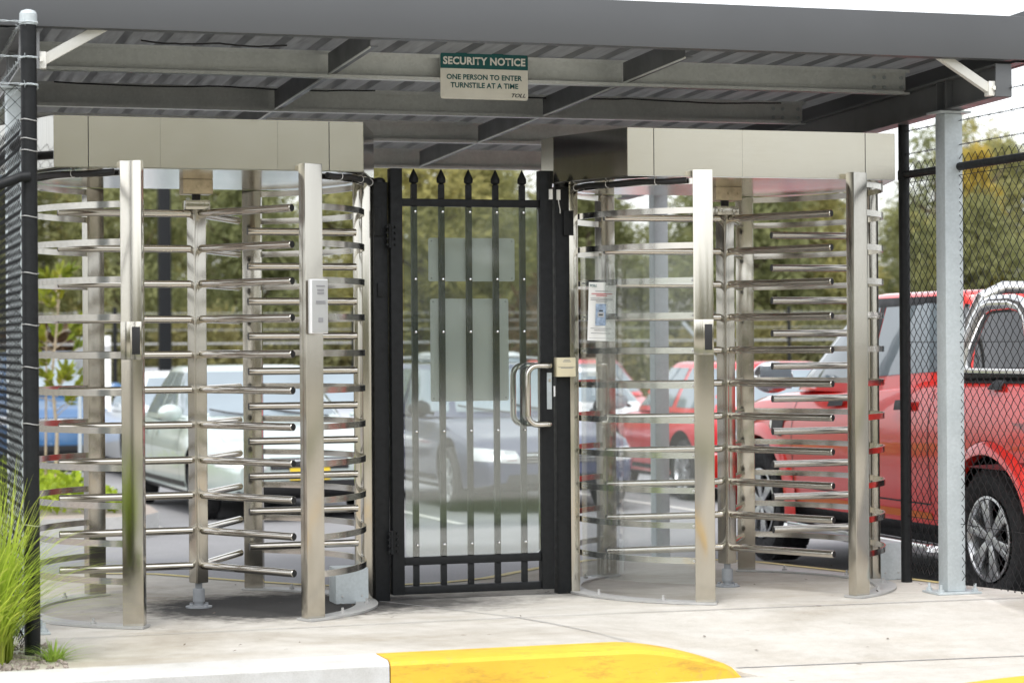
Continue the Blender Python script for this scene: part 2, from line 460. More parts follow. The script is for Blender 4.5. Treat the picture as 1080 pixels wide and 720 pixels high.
for k in range(7):
    bmesh.ops.bisect_plane(bm, geom=bm.verts[:] + bm.edges[:] + bm.faces[:], plane_co=(1.42 + .1 * k, 0, 0), plane_no=(1, 0, 0))
for v in bm.verts: v.co.z = slabz(v.co.x, v.co.y)
be = [e for e in bm.edges if e.is_boundary]
ex = bmesh.ops.extrude_edge_only(bm, edges=be)
for v in [g for g in ex['geom'] if isinstance(g, bmesh.types.BMVert)]: v.co.z = -.45
struct('pavement', bm, 'concrete')
# yellow edge line round the back of the slab
bm = bmesh.new()
def strip(bm, pl, w, zf, dz):
    prev = None
    for i, p in enumerate(pl):
        a = Vector(pl[max(0, i - 1)]); b = Vector(pl[min(len(pl) - 1, i + 1)])
        t = (b - a).normalized(); n = Vector((-t.y, t.x))
        q = [bm.verts.new((p[0] + n.x * s, p[1] + n.y * s, zf(p[0] + n.x * s, p[1] + n.y * s) + dz)) for s in (-w / 2, w / 2)]
        if prev: bm.faces.new((prev[0], prev[1], q[1], q[0]))
        prev = q
inner = [(x - .01, y - .06) for x, y in rear[1:14]]
strip(bm, inner, .06, slabz, .004)
struct('yellow_edge_line', bm, 'yline')
# joints in the slab
bm = bmesh.new()
def dense(a, b, n=24): return [(a[0] + (b[0] - a[0]) * i / n, a[1] + (b[1] - a[1]) * i / n) for i in range(n + 1)]
strip(bm, dense((-1.05, -1.03), (1.36, -.985)), .007, slabz, .004)
strip(bm, dense((1.36, -.985), (4.4, -1.06)), .006, slabz, .004)
strip(bm, dense((.91, -.07), (1.36, -.975)), .007, slabz, .004)
strip(bm, dense((1.36, -.98), (1.62, -1.95), 30), .008, slabz, .004)
strip(bm, dense((2.02, -2.08), (4.6, -2.18), 40), .008, slabz, .004)
struct('slab_joints', bm, 'ink_grey')
# kerb: bare concrete run, then a painted nose that falls away at the driveway
def kerb_run(name, x0, x1, m, drop=None, n=1):
    bm = bmesh.new(); prev = None
    for i in range(n + 1):
        x = x0 + (x1 - x0) * i / n
        zt = 0.004 - (drop(x) if drop else 0)
        yf = -2.235 + (.0 if not drop else .05 * sstep(1.75, 2.1, x))
        prof = [(-1.99, -.4), (-1.99, zt), (yf + .035, zt), (yf + .012, zt - .006), (yf, zt - .022), (yf - .02, -.4)]
        q = [bm.verts.new((x, y, z)) for y, z in prof]
        if prev:
            for k in range(len(q)):
                bm.faces.new((prev[k], prev[(k + 1) % len(q)], q[(k + 1) % len(q)], q[k]))
        else: bm.faces.new(q)
        prev = q
    bm.faces.new(prev)
    return struct(name, bm, m)
kerb_run('kerb', -40, .408, 'kerb')
kerb_run('painted_kerb', .414, 2.0, 'yellow', lambda x: .118 * max(0, (x - 1.46) / .54) ** 1.7 + (.03 * max(0, (x - 1.9) / .1) ** 3), 40)
bm = bmesh.new(); strip(bm, [(2.55, -2.90), (3.0, -2.76), (3.6, -2.60), (4.4, -2.42)], .22, lambda x, y: -.1475, .005)
struct('yellow_driveway_line', bm, 'yellow')
# bay lines in the car park
bm = bmesh.new()
for xc in (1.15, 3.75, 6.35, 8.95):
    strip(bm, [(xc, 8.2), (xc, 13.6)], .09, lambda x, y: zg(y), .004)
struct('bay_lines', bm, 'line')
# planted island with its kerb
bm = bmesh.new()
isl = [(-6, 7.6), (.55, 7.62), (.86, 7.78), (1.05, 8.2), (1.12, 9.2), (1.0, 15.6), (-6, 16)]
f = bm.faces.new([bm.verts.new((x, y, zg(y) + .22)) for x, y in isl])
r = bmesh.ops.inset_region(bm, faces=[f], thickness=.30)
bm.faces.ensure_lookup_table()
inner_f = [g for g in bm.faces if g not in r['faces']]
for v in inner_f[0].verts: v.co.z -= .03
inner_f[0].material_index = 1
ex = bmesh.ops.extrude_edge_only(bm, edges=[e for e in bm.edges if e.is_boundary])
for v in [g for g in ex['geom'] if isinstance(g, bmesh.types.BMVert)]: v.co.z -= .35
for g in bm.faces:
    if g is not inner_f[0]: g.material_index = 0
struct('garden_island', bm, ['kerb', 'mulch'])
bm = bmesh.new(); box(bm, -14, -1.083, -1.985, 2.0, -.5, -.012); struct('gravel_bed', bm, 'mulch')

# ------------------------------------------------------------------ entry canopy
RZ = lambda y: 2.634 - .031 * y            # top of rafters
can = thing('entry_canopy', 'dark grey skillion canopy on galvanised posts over both turnstiles and the gate', 'canopy')
XL, XR = -.945, 3.797
bm = bmesh.new(); box(bm, -1.12, 3.96, -1.36, -1.335, 2.69, 2.905, .004); box(bm, -1.12, 3.96, -1.3345, -1.29, 2.69, 2.702)
obj('fascia', bm, 'fascia', can)
bm = bmesh.new()      # trapezoidal sheet, ribs running front to back
prof = []; x = -1.11
while x < 3.93:
    prof += [(x, 0), (x + .075, 0), (x + .092, .028), (x + .120, .028), (x + .137, 0)]; x += .1905
y0, y1 = -1.33, 4.2
pv = None
for px, pz in prof:
    q = [bm.verts.new((px, y0, RZ(y0) + .1195 + pz)), bm.verts.new((px, y1, RZ(y1) + .1195 + pz))]
    if pv: bm.faces.new((pv[0], pv[1], q[1], q[0]))
    pv = q
r = bmesh.ops.solidify(bm, geom=bm.faces[:], thickness=.0012)
obj('roof_sheet', bm, 'roof', can, 20)
for y, dz_, ph in ((-1.27, .045, .08), (-.29, -.018, .132), (1.03, -.012, .13), (2.32, -.006, .13), (3.72, -.012, .13)):     # C purlins, open side to the road
    z = RZ(y) + dz_
    bm = bmesh.new()
    t = .0025
    prof = [(0, 0), (-.055, 0), (-.055, .017), (-.055 + t, .017), (-.055 + t, t), (-t, t), (-t, ph - t), (-.055 + t, ph - t), (-.055 + t, ph - .017), (-.055, ph - .017), (-.055, ph), (0, ph)]
    prism(bm, [(y + a, z + b) for a, b in prof], 'X', XL + .05, XR - .012)
    obj('purlin', bm, 'purlin', can, 20)
    bm = bmesh.new()
    for xb in (XR - .20, XR - .14, XR - .04, XL + .04, XL + .14):
        for zz in (.040, .092):
            lathe(bm, [(.0, -.010), (.010, -.010), (.010, -.002)], 8, (xb, y - .0035, z + zz), 'Y')
    obj('bolts', bm, 'galv', can)
for xr in (XL, XR):                        # rafters: tapered I section
    bm = bmesh.new()
    ya, yb = -1.31, 4.15
    def seg(hx, zlo, zhi):
        q = []
        for yy_ in (ya, yb):
            for sx in (-hx, hx):
                for zz in (zlo, zhi): q.append(bm.verts.new((xr + sx, yy_, RZ(yy_) + zz)))
        for fidx in ((0, 1, 3, 2), (4, 6, 7, 5), (0, 4, 5, 1), (2, 3, 7, 6), (0, 2, 6, 4), (1, 5, 7, 3)):
            bm.faces.new([q[i] for i in fidx])
    seg(.045, -.010, 0); seg(.004, -.155, -.0105); seg(.045, -.165, -.1555)
    box(bm, xr - .044, xr + .044, -1.318, -1.3105, RZ(-1.31) - .163, RZ(-1.31) - .003)   # end plate
    for ys in (-.80, -.70):
        box(bm, xr - .043, xr - .0045, ys - .004, ys + .004, RZ(ys) - .154, RZ(ys) - .012)
    obj('rafter', bm, 'frame_dark' if xr > 0 else 'frame_grey', can, 20)
for xr, sx in ((XL, -1), (XR, 1)):     # barge capping along each end, closing the purlin depth
    bm = bmesh.new()
    q = []
    for yy_ in (-1.334, 4.2):
        for zz in (.003, .27): q.append((xr + sx * .135, yy_, RZ(yy_) + zz))
    v = [bm.verts.new(p) for p in q]; v2 = [bm.verts.new((p[0] + sx * .02, p[1], p[2])) for p in q]
    bm.faces.new((v[0], v[1], v[3], v[2])); bm.faces.new((v2[0], v2[2], v2[3], v2[1]))
    bm.faces.new((v[0], v[2], v2[2], v2[0])); bm.faces.new((v[1], v2[1], v2[3], v[3]))
    bm.faces.new((v[0], v2[0], v2[1], v[1])); bm.faces.new((v[2], v[3], v2[3], v2[2]))
    q = []
    for yy_ in (-1.33, 4.19):
        for sx2 in (.062, .132): q.append(bm.verts.new((xr + sx * sx2, yy_, RZ(yy_) + .006)))
    bm.faces.new((q[0], q[1], q[3], q[2]))
    obj('barge', bm, 'fascia', can, 20)
for xb in (.60, 2.15):                     # bridging between the purlins
    for ya, yb in ((-1.20, -.348), (-.288, .972), (1.032, 2.262), (2.322, 3.662)):
        bm = bmesh.new()
        za, zb_ = RZ(ya) + .0, RZ(yb) + .0
        for x0, x1, lo, hi, in ((xb, xb + .003, 0, .10), (xb + .0031, xb + .04, 0, .003)):
            v = [bm.verts.new((x_, y_, z_ + h)) for x_ in (x0, x1) for y_, z_ in ((ya, za), (yb, zb_)) for h in (lo, hi)]
            for fi in ((0, 1, 3, 2), (4, 6, 7, 5), (0, 4, 5, 1), (2, 3, 7, 6), (0, 2, 6, 4), (1, 5, 7, 3)):
                bm.faces.new([v[i] for i in fi])
        for f in bm.faces:
            f.material_index = 0
        # pale folded edge
        n0 = len(bm.faces)
        tube(bm, [(xb + .001, ya, za - .004), (xb + .001, yb, zb_ - .004)], .005, 6, mat=1)
        o = obj('bridging', bm, ['frame_dark', 'purlin'], can, 20)
for xr, sx in ((XL, 1), (XR, -1)):         # knee braces from rafter ends up to the front purlin
    bm = bmesh.new()
    a = Vector((xr + sx * .055, -1.275, RZ(-1.27) - .125)); b = Vector((xr + sx * .36, -1.275, RZ(-1.27) + .055))
    d = (b - a).normalized(); n = Vector((0, 1, 0)); u = d.cross(n)
    obox(bm, (a + b) / 2, d, n, u, (b - a).length / 2, .018, .022, .003)
    obj('knee_brace', bm, 'brace', can)
    bm = bmesh.new(); box(bm, xr + sx * .050 - .024, xr + sx * .050 + .024, -1.305, -1.255, RZ(-1.27) - .158, RZ(-1.27) - .085, .003)
    lathe(bm, [(0, -.012), (.011, -.012), (.011, -.001)], 8, (xr + sx * .05, -1.306, RZ(-1.27) - .12), 'Y')
    obj('brace_bracket', bm, 'brace', can)
for xp, yp in ((XL, -.75), (XR, -.75), (XL, 3.43), (XR, 3.43)):
    zb_ = 0 if yp < 0 else zg(yp)
    bm = bmesh.new(); box(bm, xp - .052, xp + .052, yp - .052, yp + .052, zb_ + .012, RZ(yp) - .178, .008)
    p = obj('post', bm, 'galv', can)
    bm = bmesh.new(); box(bm, xp - .125, xp + .125, yp - .09, yp + .09, zb_ + .001, zb_ + .0118, .002)
    for sx in (-1, 1):
        for sy in (-1, 1):
            lathe(bm, [(.017, 0), (.017, .014), (.008, .014), (.008, .04), (0, .041)], 8, (xp + sx * .098, yp + sy * .064, zb_ + .012))
    obj('base_plate', bm, 'galv', p)
    bm = bmesh.new(); box(bm, xp - .09, xp + .09, yp - .075, yp + .075, RZ(yp) - .1775, RZ(yp) - .1665, .002); obj('cap_plate', bm, 'galv', p)

# cables clipped along the underside
rng = random.Random(12)
for x0, x1, y, dz_ in ((-.6, 1.15, .90, .105), (1.7, 3.6, .92, .10), (-.35, .35, -.55, .10)):
    bm = bmesh.new(); n = 26
    tube(bm, [(x0 + (x1 - x0) * i / n, y + .006 * math.sin(i * .7), RZ(y) + dz_ - .010 * abs(math.sin(i * .24)) - .003 * rng.random()) for i in range(n + 1)], .0042, 8)
    obj('cable', bm, 'blackplastic', can)
# notice on the front purlin
sg = thing('security_sign', 'white and teal security notice sign hung on the front purlin of the canopy', 'sign', (1.404, -.352, 2.652))
bm = bmesh.new()
def rrect(w, h, r, n=5):
    o = []
    for cx, cy, a0 in ((w / 2 - r, h / 2 - r, 0), (-w / 2 + r, h / 2 - r, 90), (-w / 2 + r, -h / 2 + r, 180), (w / 2 - r, -h / 2 + r, 270)):
        for k in range(n + 1):
            a = R(a0 + 90 * k / n); o.append((cx + r * math.cos(a), cy + r * math.sin(a)))
    return o
prism(bm, rrect(.46, .232, .014), 'Y', 0, .004)
lathe(bm, [(.0, -.003), (.005, -.003), (.005, .0)], 8, (-.215, -.0005, -.102), 'Y')
obj('sign_panel', bm, 'sign_white', sg)
bm = bmesh.new(); w, h, r = .46, .079, .014
top_pts = [(-w / 2, .037), (w / 2, .037), (w / 2, .116 - r)] + [(w / 2 - r + r * math.cos(R(a)), .116 - r + r * math.sin(R(a))) for a in (22, 45, 68, 90)] + [(-w / 2 + r + r * math.cos(R(a)), .116 - r + r * math.sin(R(a))) for a in (90, 112, 135, 158, 180)]
prism(bm, top_pts, 'Y', -.0012, -.0001)
obj('header_band', bm, 'ink_green', sg)
def put_text(body, size, x, y, z, m, parent, bold=0., shear=0., sx=1., spacing=1., name='lettering', flip=False):
    b = text_bm(body, size, bold, shear, 'CENTER', spacing)
    xs_ = [v.co.x for v in b.verts]; zs_ = [v.co.z for v in b.verts]
    cx, cz = (min(xs_) + max(xs_)) / 2, (min(zs_) + max(zs_)) / 2
    for v in b.verts: v.co = Vector(((v.co.x - cx) * sx + x, y, v.co.z - cz + z))
    return obj(name, b, m, parent, 0)
put_text('SECURITY NOTICE', .0515, 0, -.002, .076, 'sign_text', sg, .0019, 0, .97, 1.04)
put_text('ONE PERSON TO ENTER', .036, 0, -.0012, -.005, 'ink_green', sg, .0010, 0, .98, 1.02)
put_text('TURNSTILE AT A TIME', .036, 0, -.0012, -.046, 'ink_green', sg, .0010, 0, .98, 1.02)
put_text('TOLL', .026, .180, -.0012, -.092, 'ink', sg, .0006, .35, 1.25, 1.0, 'logo')

# ------------------------------------------------------------------ turnstiles
HW, HD, RC = .4229, .7246, .839
ZB, DZ, NR, AL = .2115, .1755, 11, .6853
def turnstile(loc, label, a_first, right):
    t = thing('full_height_turnstile', label, 'turnstile', loc, 0, 'full height turnstiles')
    # header: dark core with separate cladding panels, open joints between them
    cx = -.04 if not right else -.07
    plan = [(-.735, -.68), (.735, -.68), (.93, -.10), (.93, .10), (.735, .68), (-.735, .68), (-.93, .10), (-.93, -.10)]
    plan = [(x + cx, y) for x, y in plan]
    bm = bmesh.new()
    core = [(cx + (x - cx) * .985, y * .985) for x, y in plan]
    prism(bm, core, 'Z', 2.155, 2.374)
    obj('header_core', bm, 'blackplastic', t, 20)
    bm = bmesh.new(); prism(bm, [(cx + (x - cx) * .998, y * .998) for x, y in plan], 'Z', 2.1355, 2.139)
    obj('header_soffit', bm, 'mirror', t, 20)
    def clad(a, b, s0, s1, m):
        a, b = Vector(a), Vector(b); d = (b - a); n = Vector((d.y, -d.x)).normalized()
        p, q = a + d * s0, a + d * s1
        bm = bmesh.new()
        pp = [p, q, q - n * .008, p - n * .008]
        prism(bm, [(v.x, v.y) for v in pp], 'Z', 2.14, 2.376)
        obj('header_panel', bm, m, t, 20)
    js = (0, .108, .335, .715, .885, 1) if not right else (0, .095, .42, .885, 1)
    for i in range(8):
        a, b = plan[i], plan[(i + 1) % 8]
        if i == 0:
            for q_, (s0, s1) in enumerate(zip(js, js[1:])):
                wide = .0014
                clad(a, b, s0 + (wide if q_ in (0, 1, len(js) - 2) else .0003), s1 - (wide if q_ in (0, len(js) - 3, len(js) - 2) else .0003), 'steel_panel')
        else: clad(a, b, .003, .997, 'mirror_dark' if i in (1, 7) else 'steel_panel')
    # four posts turned a little outwards
    for sx in (-1, 1):
        for sy in (-1, 1):
            bm = bmesh.new()
            rbox(bm, sx * HW, sy * HD, -sx * sy * R(22), .050, .028, .012, 2.135 if sy > 0 else 2.168, .004)
            obj('post', bm, 'steel', t)
    # guard hoops each side, one at every arm level, and one under the header
    A = math.atan2(HD, HW) - R(3)
    for k in range(NR + 1):
        z = ZB + DZ * k if k < NR else 2.112
        for side in (0, 1):
            bm = bmesh.new()
            a0, a1 = (-A, A) if side == 0 else (math.pi - A, math.pi + A)
            arcband(bm, 0, 0, RC - .008, RC, a0, a1, z - .013, z + .017, 40)
            obj('hoop', bm, 'mirror', t, 30)
    # bolted foot arcs
    for side in (0, 1):
        bm = bmesh.new(); A2 = A + R(7)
        a0, a1 = (-A2, A2) if side == 0 else (math.pi - A2, math.pi + A2)
        arcband(bm, 0, 0, RC - .055, RC + .055, a0, a1, .002, .012, 40)
        for q in (.15, .38, .62, .85):
            a = a0 + (a1 - a0) * q
            lathe(bm, [(.014, 0), (.014, .009), (.007, .010), (.007, .026), (0, .027)], 8, (RC * math.cos(a), RC * math.sin(a), .012))
        obj('foot_arc', bm, 'plate', t)
    # comb of fixed bars on the right, with its carrier
    for k in range(NR - 1):
        z = ZB + DZ * (9.5 - k)
        bm = bmesh.new(); tube(bm, [(.25, -.045, z), (.812, -.02, z)], .019, 18, capmat=1)
        obj('comb_bar', bm, ['steel_tube', 'blackplastic'], t)
    bm = bmesh.new(); box(bm, .802, .829, -.025, .005, .012, 2.135, .002); obj('comb_carrier', bm, 'steel', t)
    for sx in (-1, 1):
        bm = bmesh.new(); x0, x1 = sorted((sx * .8435, sx * .892))
        box(bm, x0, x1, -.03, .10, .001, 2.1345, .003); obj('mullion', bm, 'steel', t)
    # rotor: square column, three wings of eleven arms
    bm = bmesh.new()
    rbox(bm, 0, 0, R(20), .036, .036, .125, 2.03, .006)
    rbox(bm, -.012, -.038, R(20), .008, .010, .125, 2.03, .002)
    rot = obj('rotor', bm, 'steel', t)
    for k in range(NR):
        z = ZB + DZ * k
        for w in range(3):
            a = a_first + w * 2 * math.pi / 3
            c, s = math.cos(a), math.sin(a)
            bm = bmesh.new()
            tube(bm, [(.03 * c, .03 * s, z), (AL * c, AL * s, z), ((AL + .003) * c, (AL + .003) * s, z)], [.019, .019, .0165], 18, capmat=1)
            obj('arm', bm, ['steel_tube', 'blackplastic'], rot)
    bm = bmesh.new(); box(bm, -.075, .075, -.06, .06, 2.062, 2.1352, .004)
    for xx in (-.055, .0, .055):
        lathe(bm, [(0, -.006), (.008, -.006), (.008, .0)], 8, (xx, -.0605, 2.10), 'Y')
    obj('bearing_housing', bm, 'brown_reflection', t)
    bm = bmesh.new(); lathe(bm, [(.022, 2.028), (.022, 2.063)], 20); obj('shaft', bm, 'blackplastic', t)
    bm = bmesh.new(); box(bm, -.062, .062, -.052, .05, 1.985, 2.032, .003)
    for xx in (-.05, -.03, .03, .05): lathe(bm, [(0, -.007), (.008, -.007), (.008, 0)], 8, (xx, -.0525, 2.008), 'Y')
    obj('collar', bm, 'steel', t)
    bm = bmesh.new(); lathe(bm, [(.018, .085), (.018, .13)], 20); lathe(bm, [(.030, .03), (.030, .092), (.027, .096), (0, .096)], 20)
    lathe(bm, [(.066, .001), (.066, .008), (.046, .011), (.024, .013), (.024, .03)], 24)
    for a in range(4): lathe(bm, [(.010, 0), (.010, .012), (0, .013)], 8, (.052 * math.cos(a * 1.571 + .6), .052 * math.sin(a * 1.571 + .6), .009))
    obj('pedestal', bm, 'pvc', t)
    # black hose tied under the header
    segs = ((R(150), R(234.5)), (R(-54), R(-10))) if not right else ((R(176), R(234.5)),)
    for a0, a1 in segs:
        bm = bmesh.new()
        tube(bm, [(.868 * math.cos(a0 + (a1 - a0) * i / 16), .868 * math.sin(a0 + (a1 - a0) * i / 16), 2.117 - .003 * math.sin(i)) for i in range(17)], .014, 16)
        h = obj('hose', bm, 'blackplastic', t)
        for q in (.15, .48, .82):
            a = a0 + (a1 - a0) * q; c, s = math.cos(a), math.sin(a); bm = bmesh.new()
            tube(bm, [(.868 * c + .0175 * math.cos(u) * c, .868 * s + .0175 * math.cos(u) * s, 2.117 + .0175 * math.sin(u)) for u in [2 * math.pi * k / 12 for k in range(12)]], .0018, 5, closed=True)
            obj('cable_tie', bm, 'white', h)
    # slot reader let into the front left post
    fl = R(-22)
    rd = thing_part('slot_reader', t)
    c, s = math.cos(fl), math.sin(fl)
    base = Vector((-HW, -HD, 1.333)); ax = Vector((c, s, 0)); ay = Vector((-s, c, 0)); az = Vector((0, 0, 1))
    fr = base - ay * .032
    bm = rd
    obox(bm, fr - ax * .026, ax, ay, az, .023, .006, .088, .002)
    obox(bm, fr + ax * .020, ax, ay, az, .030, .004, .088, .002)
    ro = obj('slot_reader', bm, 'steel', t)
    bm = bmesh.new(); obox(bm, fr + ax * .024 - ay * .0045, ax, ay, az, .019, .002, .064, .001); obj('slot', bm, 'blackplastic', ro)
    return t
def thing_part(name, parent): return bmesh.new()
t1 = turnstile((0, 0, 0), 'stainless full height turnstile left of the gate with a grey card reader on its post', R(-58.2), False)
t2 = turnstile((2.8384, -.038, 0), 'stainless full height turnstile right of the gate with clear panel and paper notice', R(-60.0), True)
# card reader on the left one
bm = bmesh.new(); ang = R(12)
rbox(bm, .440, -.800, ang, .047, .012, 1.36, 1.618, .006)
cr = obj('card_reader', bm, 'reader_side', t1)
bm = bmesh.new(); c, s = math.cos(ang), math.sin(ang)
fx, fy = .440 + s * .0135, -.800 - c * .0135
rbox(bm, fx + .004 * c, fy + .004 * s, ang, .040, .002, 1.366, 1.612, .001)
obj('face_plate', bm, 'grey_label', cr)
bm = bmesh.new()
for zz, w, hh in ((1.585, .022, .003), (1.566, .017, .0045), (1.551, .017, .0045), (1.512, .024, .003), (1.503, .026, .002), (1.425, .012, .010)):
    rbox(bm, fx + s * .0035 + .006 * c, fy - c * .0035 + .006 * s, ang, w, .0006, zz - hh, zz + hh)
obj('print', bm, 'ink_grey', cr)
# clear bent panel on the passage side of the right one
bm = bmesh.new()
a0, a1 = R(184), R(238)
arcband(bm, 0, 0, RC + .002, RC + .006, a0, a1, .10, 1.755, 30)
obj('clear_panel', bm, 'acrylic_clear', t2)
for k in range(NR - 2):
    for a in (R(186), R(236)):
        bm = bmesh.new(); c, s = math.cos(a), math.sin(a)
        p = Vector(((RC + .007) * c, (RC + .007) * s, ZB + DZ * k + .002))
        obox(bm, p, (-s, c, 0), (c, s, 0), (0, 0, 1), .005, .003, .005, .001)
        obj('panel_screw', bm, 'plate', t2)
# paper notice stuck on it
a = R(199); px_, py_ = 2.8384 + (RC + .010) * math.cos(a), -.038 + (RC + .010) * math.sin(a)
pn = thing('paper_notice', 'white paper notice taped to the clear panel of the right turnstile', 'notice', (px_, py_, 1.468), R(-22))
pn.rotation_euler = (0, R(2), R(-36))
bm = bmesh.new()
nseg = 8; W, H = .145, .30
pr_ = None
for i in range(nseg + 1):
    x = -W / 2 + W * i / nseg
    q = [bm.verts.new((x, .004 * math.sin(i * .9) + (.0), z)) for z in (-H / 2, 0, H / 2)]
    q[0].co.y -= .006 * (i / nseg); 
    if pr_:
        for k in range(2): bm.faces.new((pr_[k], q[k], q[k + 1], pr_[k + 1]))
    pr_ = q
obj('sheet', bm, 'paper', pn, 60)
def ink(parent, name, m, rects, y=-.009):
    bm = bmesh.new()
    for x0, x1, z0, z1 in rects:
        v = [bm.verts.new((x, y, z)) for x, z in ((x0, z0), (x1, z0), (x1, z1), (x0, z1))]; bm.faces.new(v)
    return obj(name, bm, m, parent, 0)
ink(pn, 'black_print', 'ink_grey', [(-.035, .035, .103, .106), (-.058, .058, .066, .069), (-.058, .058, .058, .061), (-.03, .03, .05, .053), (-.055, .055, -.088, -.085), (-.035, .035, -.098, -.095), (-.052, .052, -.113, -.110), (.035, .06, .134, .137), (-.062, .062, -.137, -.1355)])
ink(pn, 'red_print', 'ink_red', [(-.055, .055, .089, .093), (-.03, .03, .080, .084)])
ink(pn, 'phone_picture', 'phone_blue', [(-.030, .025, -.072, .040)])
ink(pn, 'screen_picture', 'grey_label', [(-.018, .016, -.028, -.004)], -.0095)
ink(pn, 'picture_marks', 'ink', [(-.012, .010, .0, .008), (-.012, .01, -.02, -.013)], -.010)
put_text('TOLL', .016, -.046, -.009, .132, 'ink_green', pn, .0006, .3, 1.1, .95, 'logo')

# ------------------------------------------------------------------ gate and its posts
for x, zt, lb in ((.935, 2.135, 'square black gate post beside the hinges of the gate'), (1.915, 2.125, 'square black gate post on the latch side by the right turnstile')):
    g = thing('gate_post', lb, 'post', (x, -.02, 0), 0, 'gate posts')
    bm = bmesh.new(); box(bm, -.0375, .0375, -.0375, .0375, -.05, zt, .005); obj('tube', bm, 'black', g)
    bm = bmesh.new(); lathe(bm, [(.036, zt), (.034, zt + .012), (.022, zt + .022), (0, zt + .026)], 16); obj('cap', bm, 'blackplastic', g)
    if x > 1:
        bm = bmesh.new(); box(bm, .0, .055, -.052, -.038, 1.87, 2.0, .002)
        for zz in (1.895, 1.975): lathe(bm, [(0, -.006), (.007, -.006), (.007, 0)], 8, (.045, -.0525, zz), 'Y', 0)
        obj('strike_bracket', bm, 'black', g)
    else:
        for q in ((-.035, .0, 1.86, 2.0), (-.02, .01, 1.55, 1.62)):
            bm = bmesh.new(); box(bm, q[0], q[1], -.05, -.038, q[2], q[3], .002); obj('hinge_leaf', bm, 'black', g)
gate = thing('security_gate', 'black steel pedestrian gate with spear topped bars behind dusty acrylic', 'gate', (1.42, -.05, 0))
ox = 1.42
bm = bmesh.new()
box(bm, .980 - ox, 1.043 - ox, -.035, .030, .03, 2.205, .004); box(bm, 1.782 - ox, 1.850 - ox, -.035, .030, .03, 2.205, .004)
for z0, z1 in ((2.014, 2.052), (.178, .218), (.030, .070)): box(bm, 1.0435 - ox, 1.7815 - ox, -.022, .022, z0, z1, .003)
obj('frame', bm, 'black', gate)
for x in (1.112, 1.258, 1.404, 1.549, 1.694):
    bm = bmesh.new()
    x -= ox
    box(bm, x - .0145, x + .0145, -.0145, .0145, .218, 2.0135, .002)
    box(bm, x - .0145, x + .0145, -.0145, .0145, .0705, .1775, .002)
    box(bm, x - .0145, x + .0145, -.0145, .0145, 2.0525, 2.128, .002)
    sp = [(0.010, 2.128), (.024, 2.138), (.0245, 2.158), (.012, 2.186), (.002, 2.206)]
    lathe(bm, sp, 10, (x, 0, 0))
    b_ = obj('bar', bm, 'black', gate)
    bm = bmesh.new()
    for z in (1.985, 1.64, 1.37, .86, .28): lathe(bm, [(0, -.032), (.005, -.031), (.0075, -.0275)], 8, (x, .0, z), 'Y')
    obj('screws', bm, 'chrome', b_)
bm = bmesh.new(); prism(bm, [(u, v + 1.116) for u, v in rrect(.722, 1.786, .02)], 'Y', -.0265, -.0225)
bm2 = bmesh.new(); merge(bm2, bm)
for v in bm2.verts: v.co.x += (1.4125 - ox)
obj('acrylic_sheet', bm2, 'acrylic', gate, 20)
for yy0, sgn, dx, nm in ((-.036, -1, 0, 'pull_handle'), (.031, 1, -.02, 'pull_handle')):
    bm = bmesh.new()
    xa, xb_ = 1.812 - ox + dx, 1.688 - ox + dx; y1_ = yy0 + sgn * .062
    zt_, zb2 = 1.192, .888
    def corner(c, u, v, r, n=5):
        c, u, v = Vector(c), Vector(u), Vector(v)
        return [c + u * r * (1 - math.sin(q)) + v * r * (1 - math.cos(q)) for q in [math.pi / 2 * k / n for k in range(n + 1)]]
    pts_ = [(xa, yy0, zt_)] + corner((xa, y1_, zt_), (0, -sgn, 0), (-1, 0, 0), .025) + corner((xb_, y1_, zt_), (1, 0, 0), (0, 0, -1), .05) + corner((xb_, y1_, zb2), (0, 0, 1), (1, 0, 0), .05) + corner((xa, y1_, zb2), (-1, 0, 0), (0, -sgn, 0), .025) + [(xa, yy0, zb2)]
    tube(bm, pts_, .0155, 18)
    obj(nm, bm, 'steel_tube', gate)
bm = bmesh.new(); box(bm, 1.811 - ox, 1.838 - ox, -.040, -.0352, .965, 1.155, .002); lk = obj('lock_plate', bm, 'galv', gate)
bm = bmesh.new(); lathe(bm, [(0, -.046), (.008, -.046), (.009, -.0402)], 14, (1.825 - ox, 0, 1.115), 'Y'); obj('keyhole', bm, 'chrome', lk)
bm = bmesh.new(); box(bm, 1.8505 - ox, 1.860 - ox, -.03, .01, 1.03, 1.085, .001); obj('latch_bolt', bm, 'white', gate)
for z in (.30, 1.86):
    bm = bmesh.new(); tube(bm, [(1.012 - .035 - ox - .002, -.04, z - .06), (1.012 - .035 - ox - .002, -.04, z + .06)], .009, 10)
    for sx in (-.022, .022):
        for dz in (-.045, -.015, .015, .045): lathe(bm, [(0, -.052), (.006, -.052), (.007, -.038)], 8, (.975 - ox + sx + .006, 0, z + dz), 'Y')
    obj('hinge', bm, 'black', gate)
bm = bmesh.new(); box(bm, 1.828 - ox, 1.848 - ox, -.048, -.0355, 2.055, 2.108, .002); box(bm, 1.834 - ox, 1.838 - ox, -.049, -.048, 2.065, 2.070); mg = obj('door_contact', bm, 'white', gate)
bm = bmesh.new(); box(1 and bm, 1.879, 1.899, -.072, -.0576, 2.055, 2.108, .002)
tube(bm, [(1.889, -.066, 2.055), (1.891, -.07, 2.03), (1.898, -.066, 2.005), (1.900, -.060, 1.985)], .0025, 6)
tag(obj('contact_magnet', bm, 'white'), 'small white magnet and wire at the top of the latch side gate post', 'magnet')
rb = thing('exit_button_box', 'cream plastic release box mounted beside the gate handle', 'switch box', (1.910, -.078, 1.183))
bm = bmesh.new(); box(bm, -.053, .053, -.034, .020, -.05, .05, .004); obj('housing', bm, 'cream', rb)
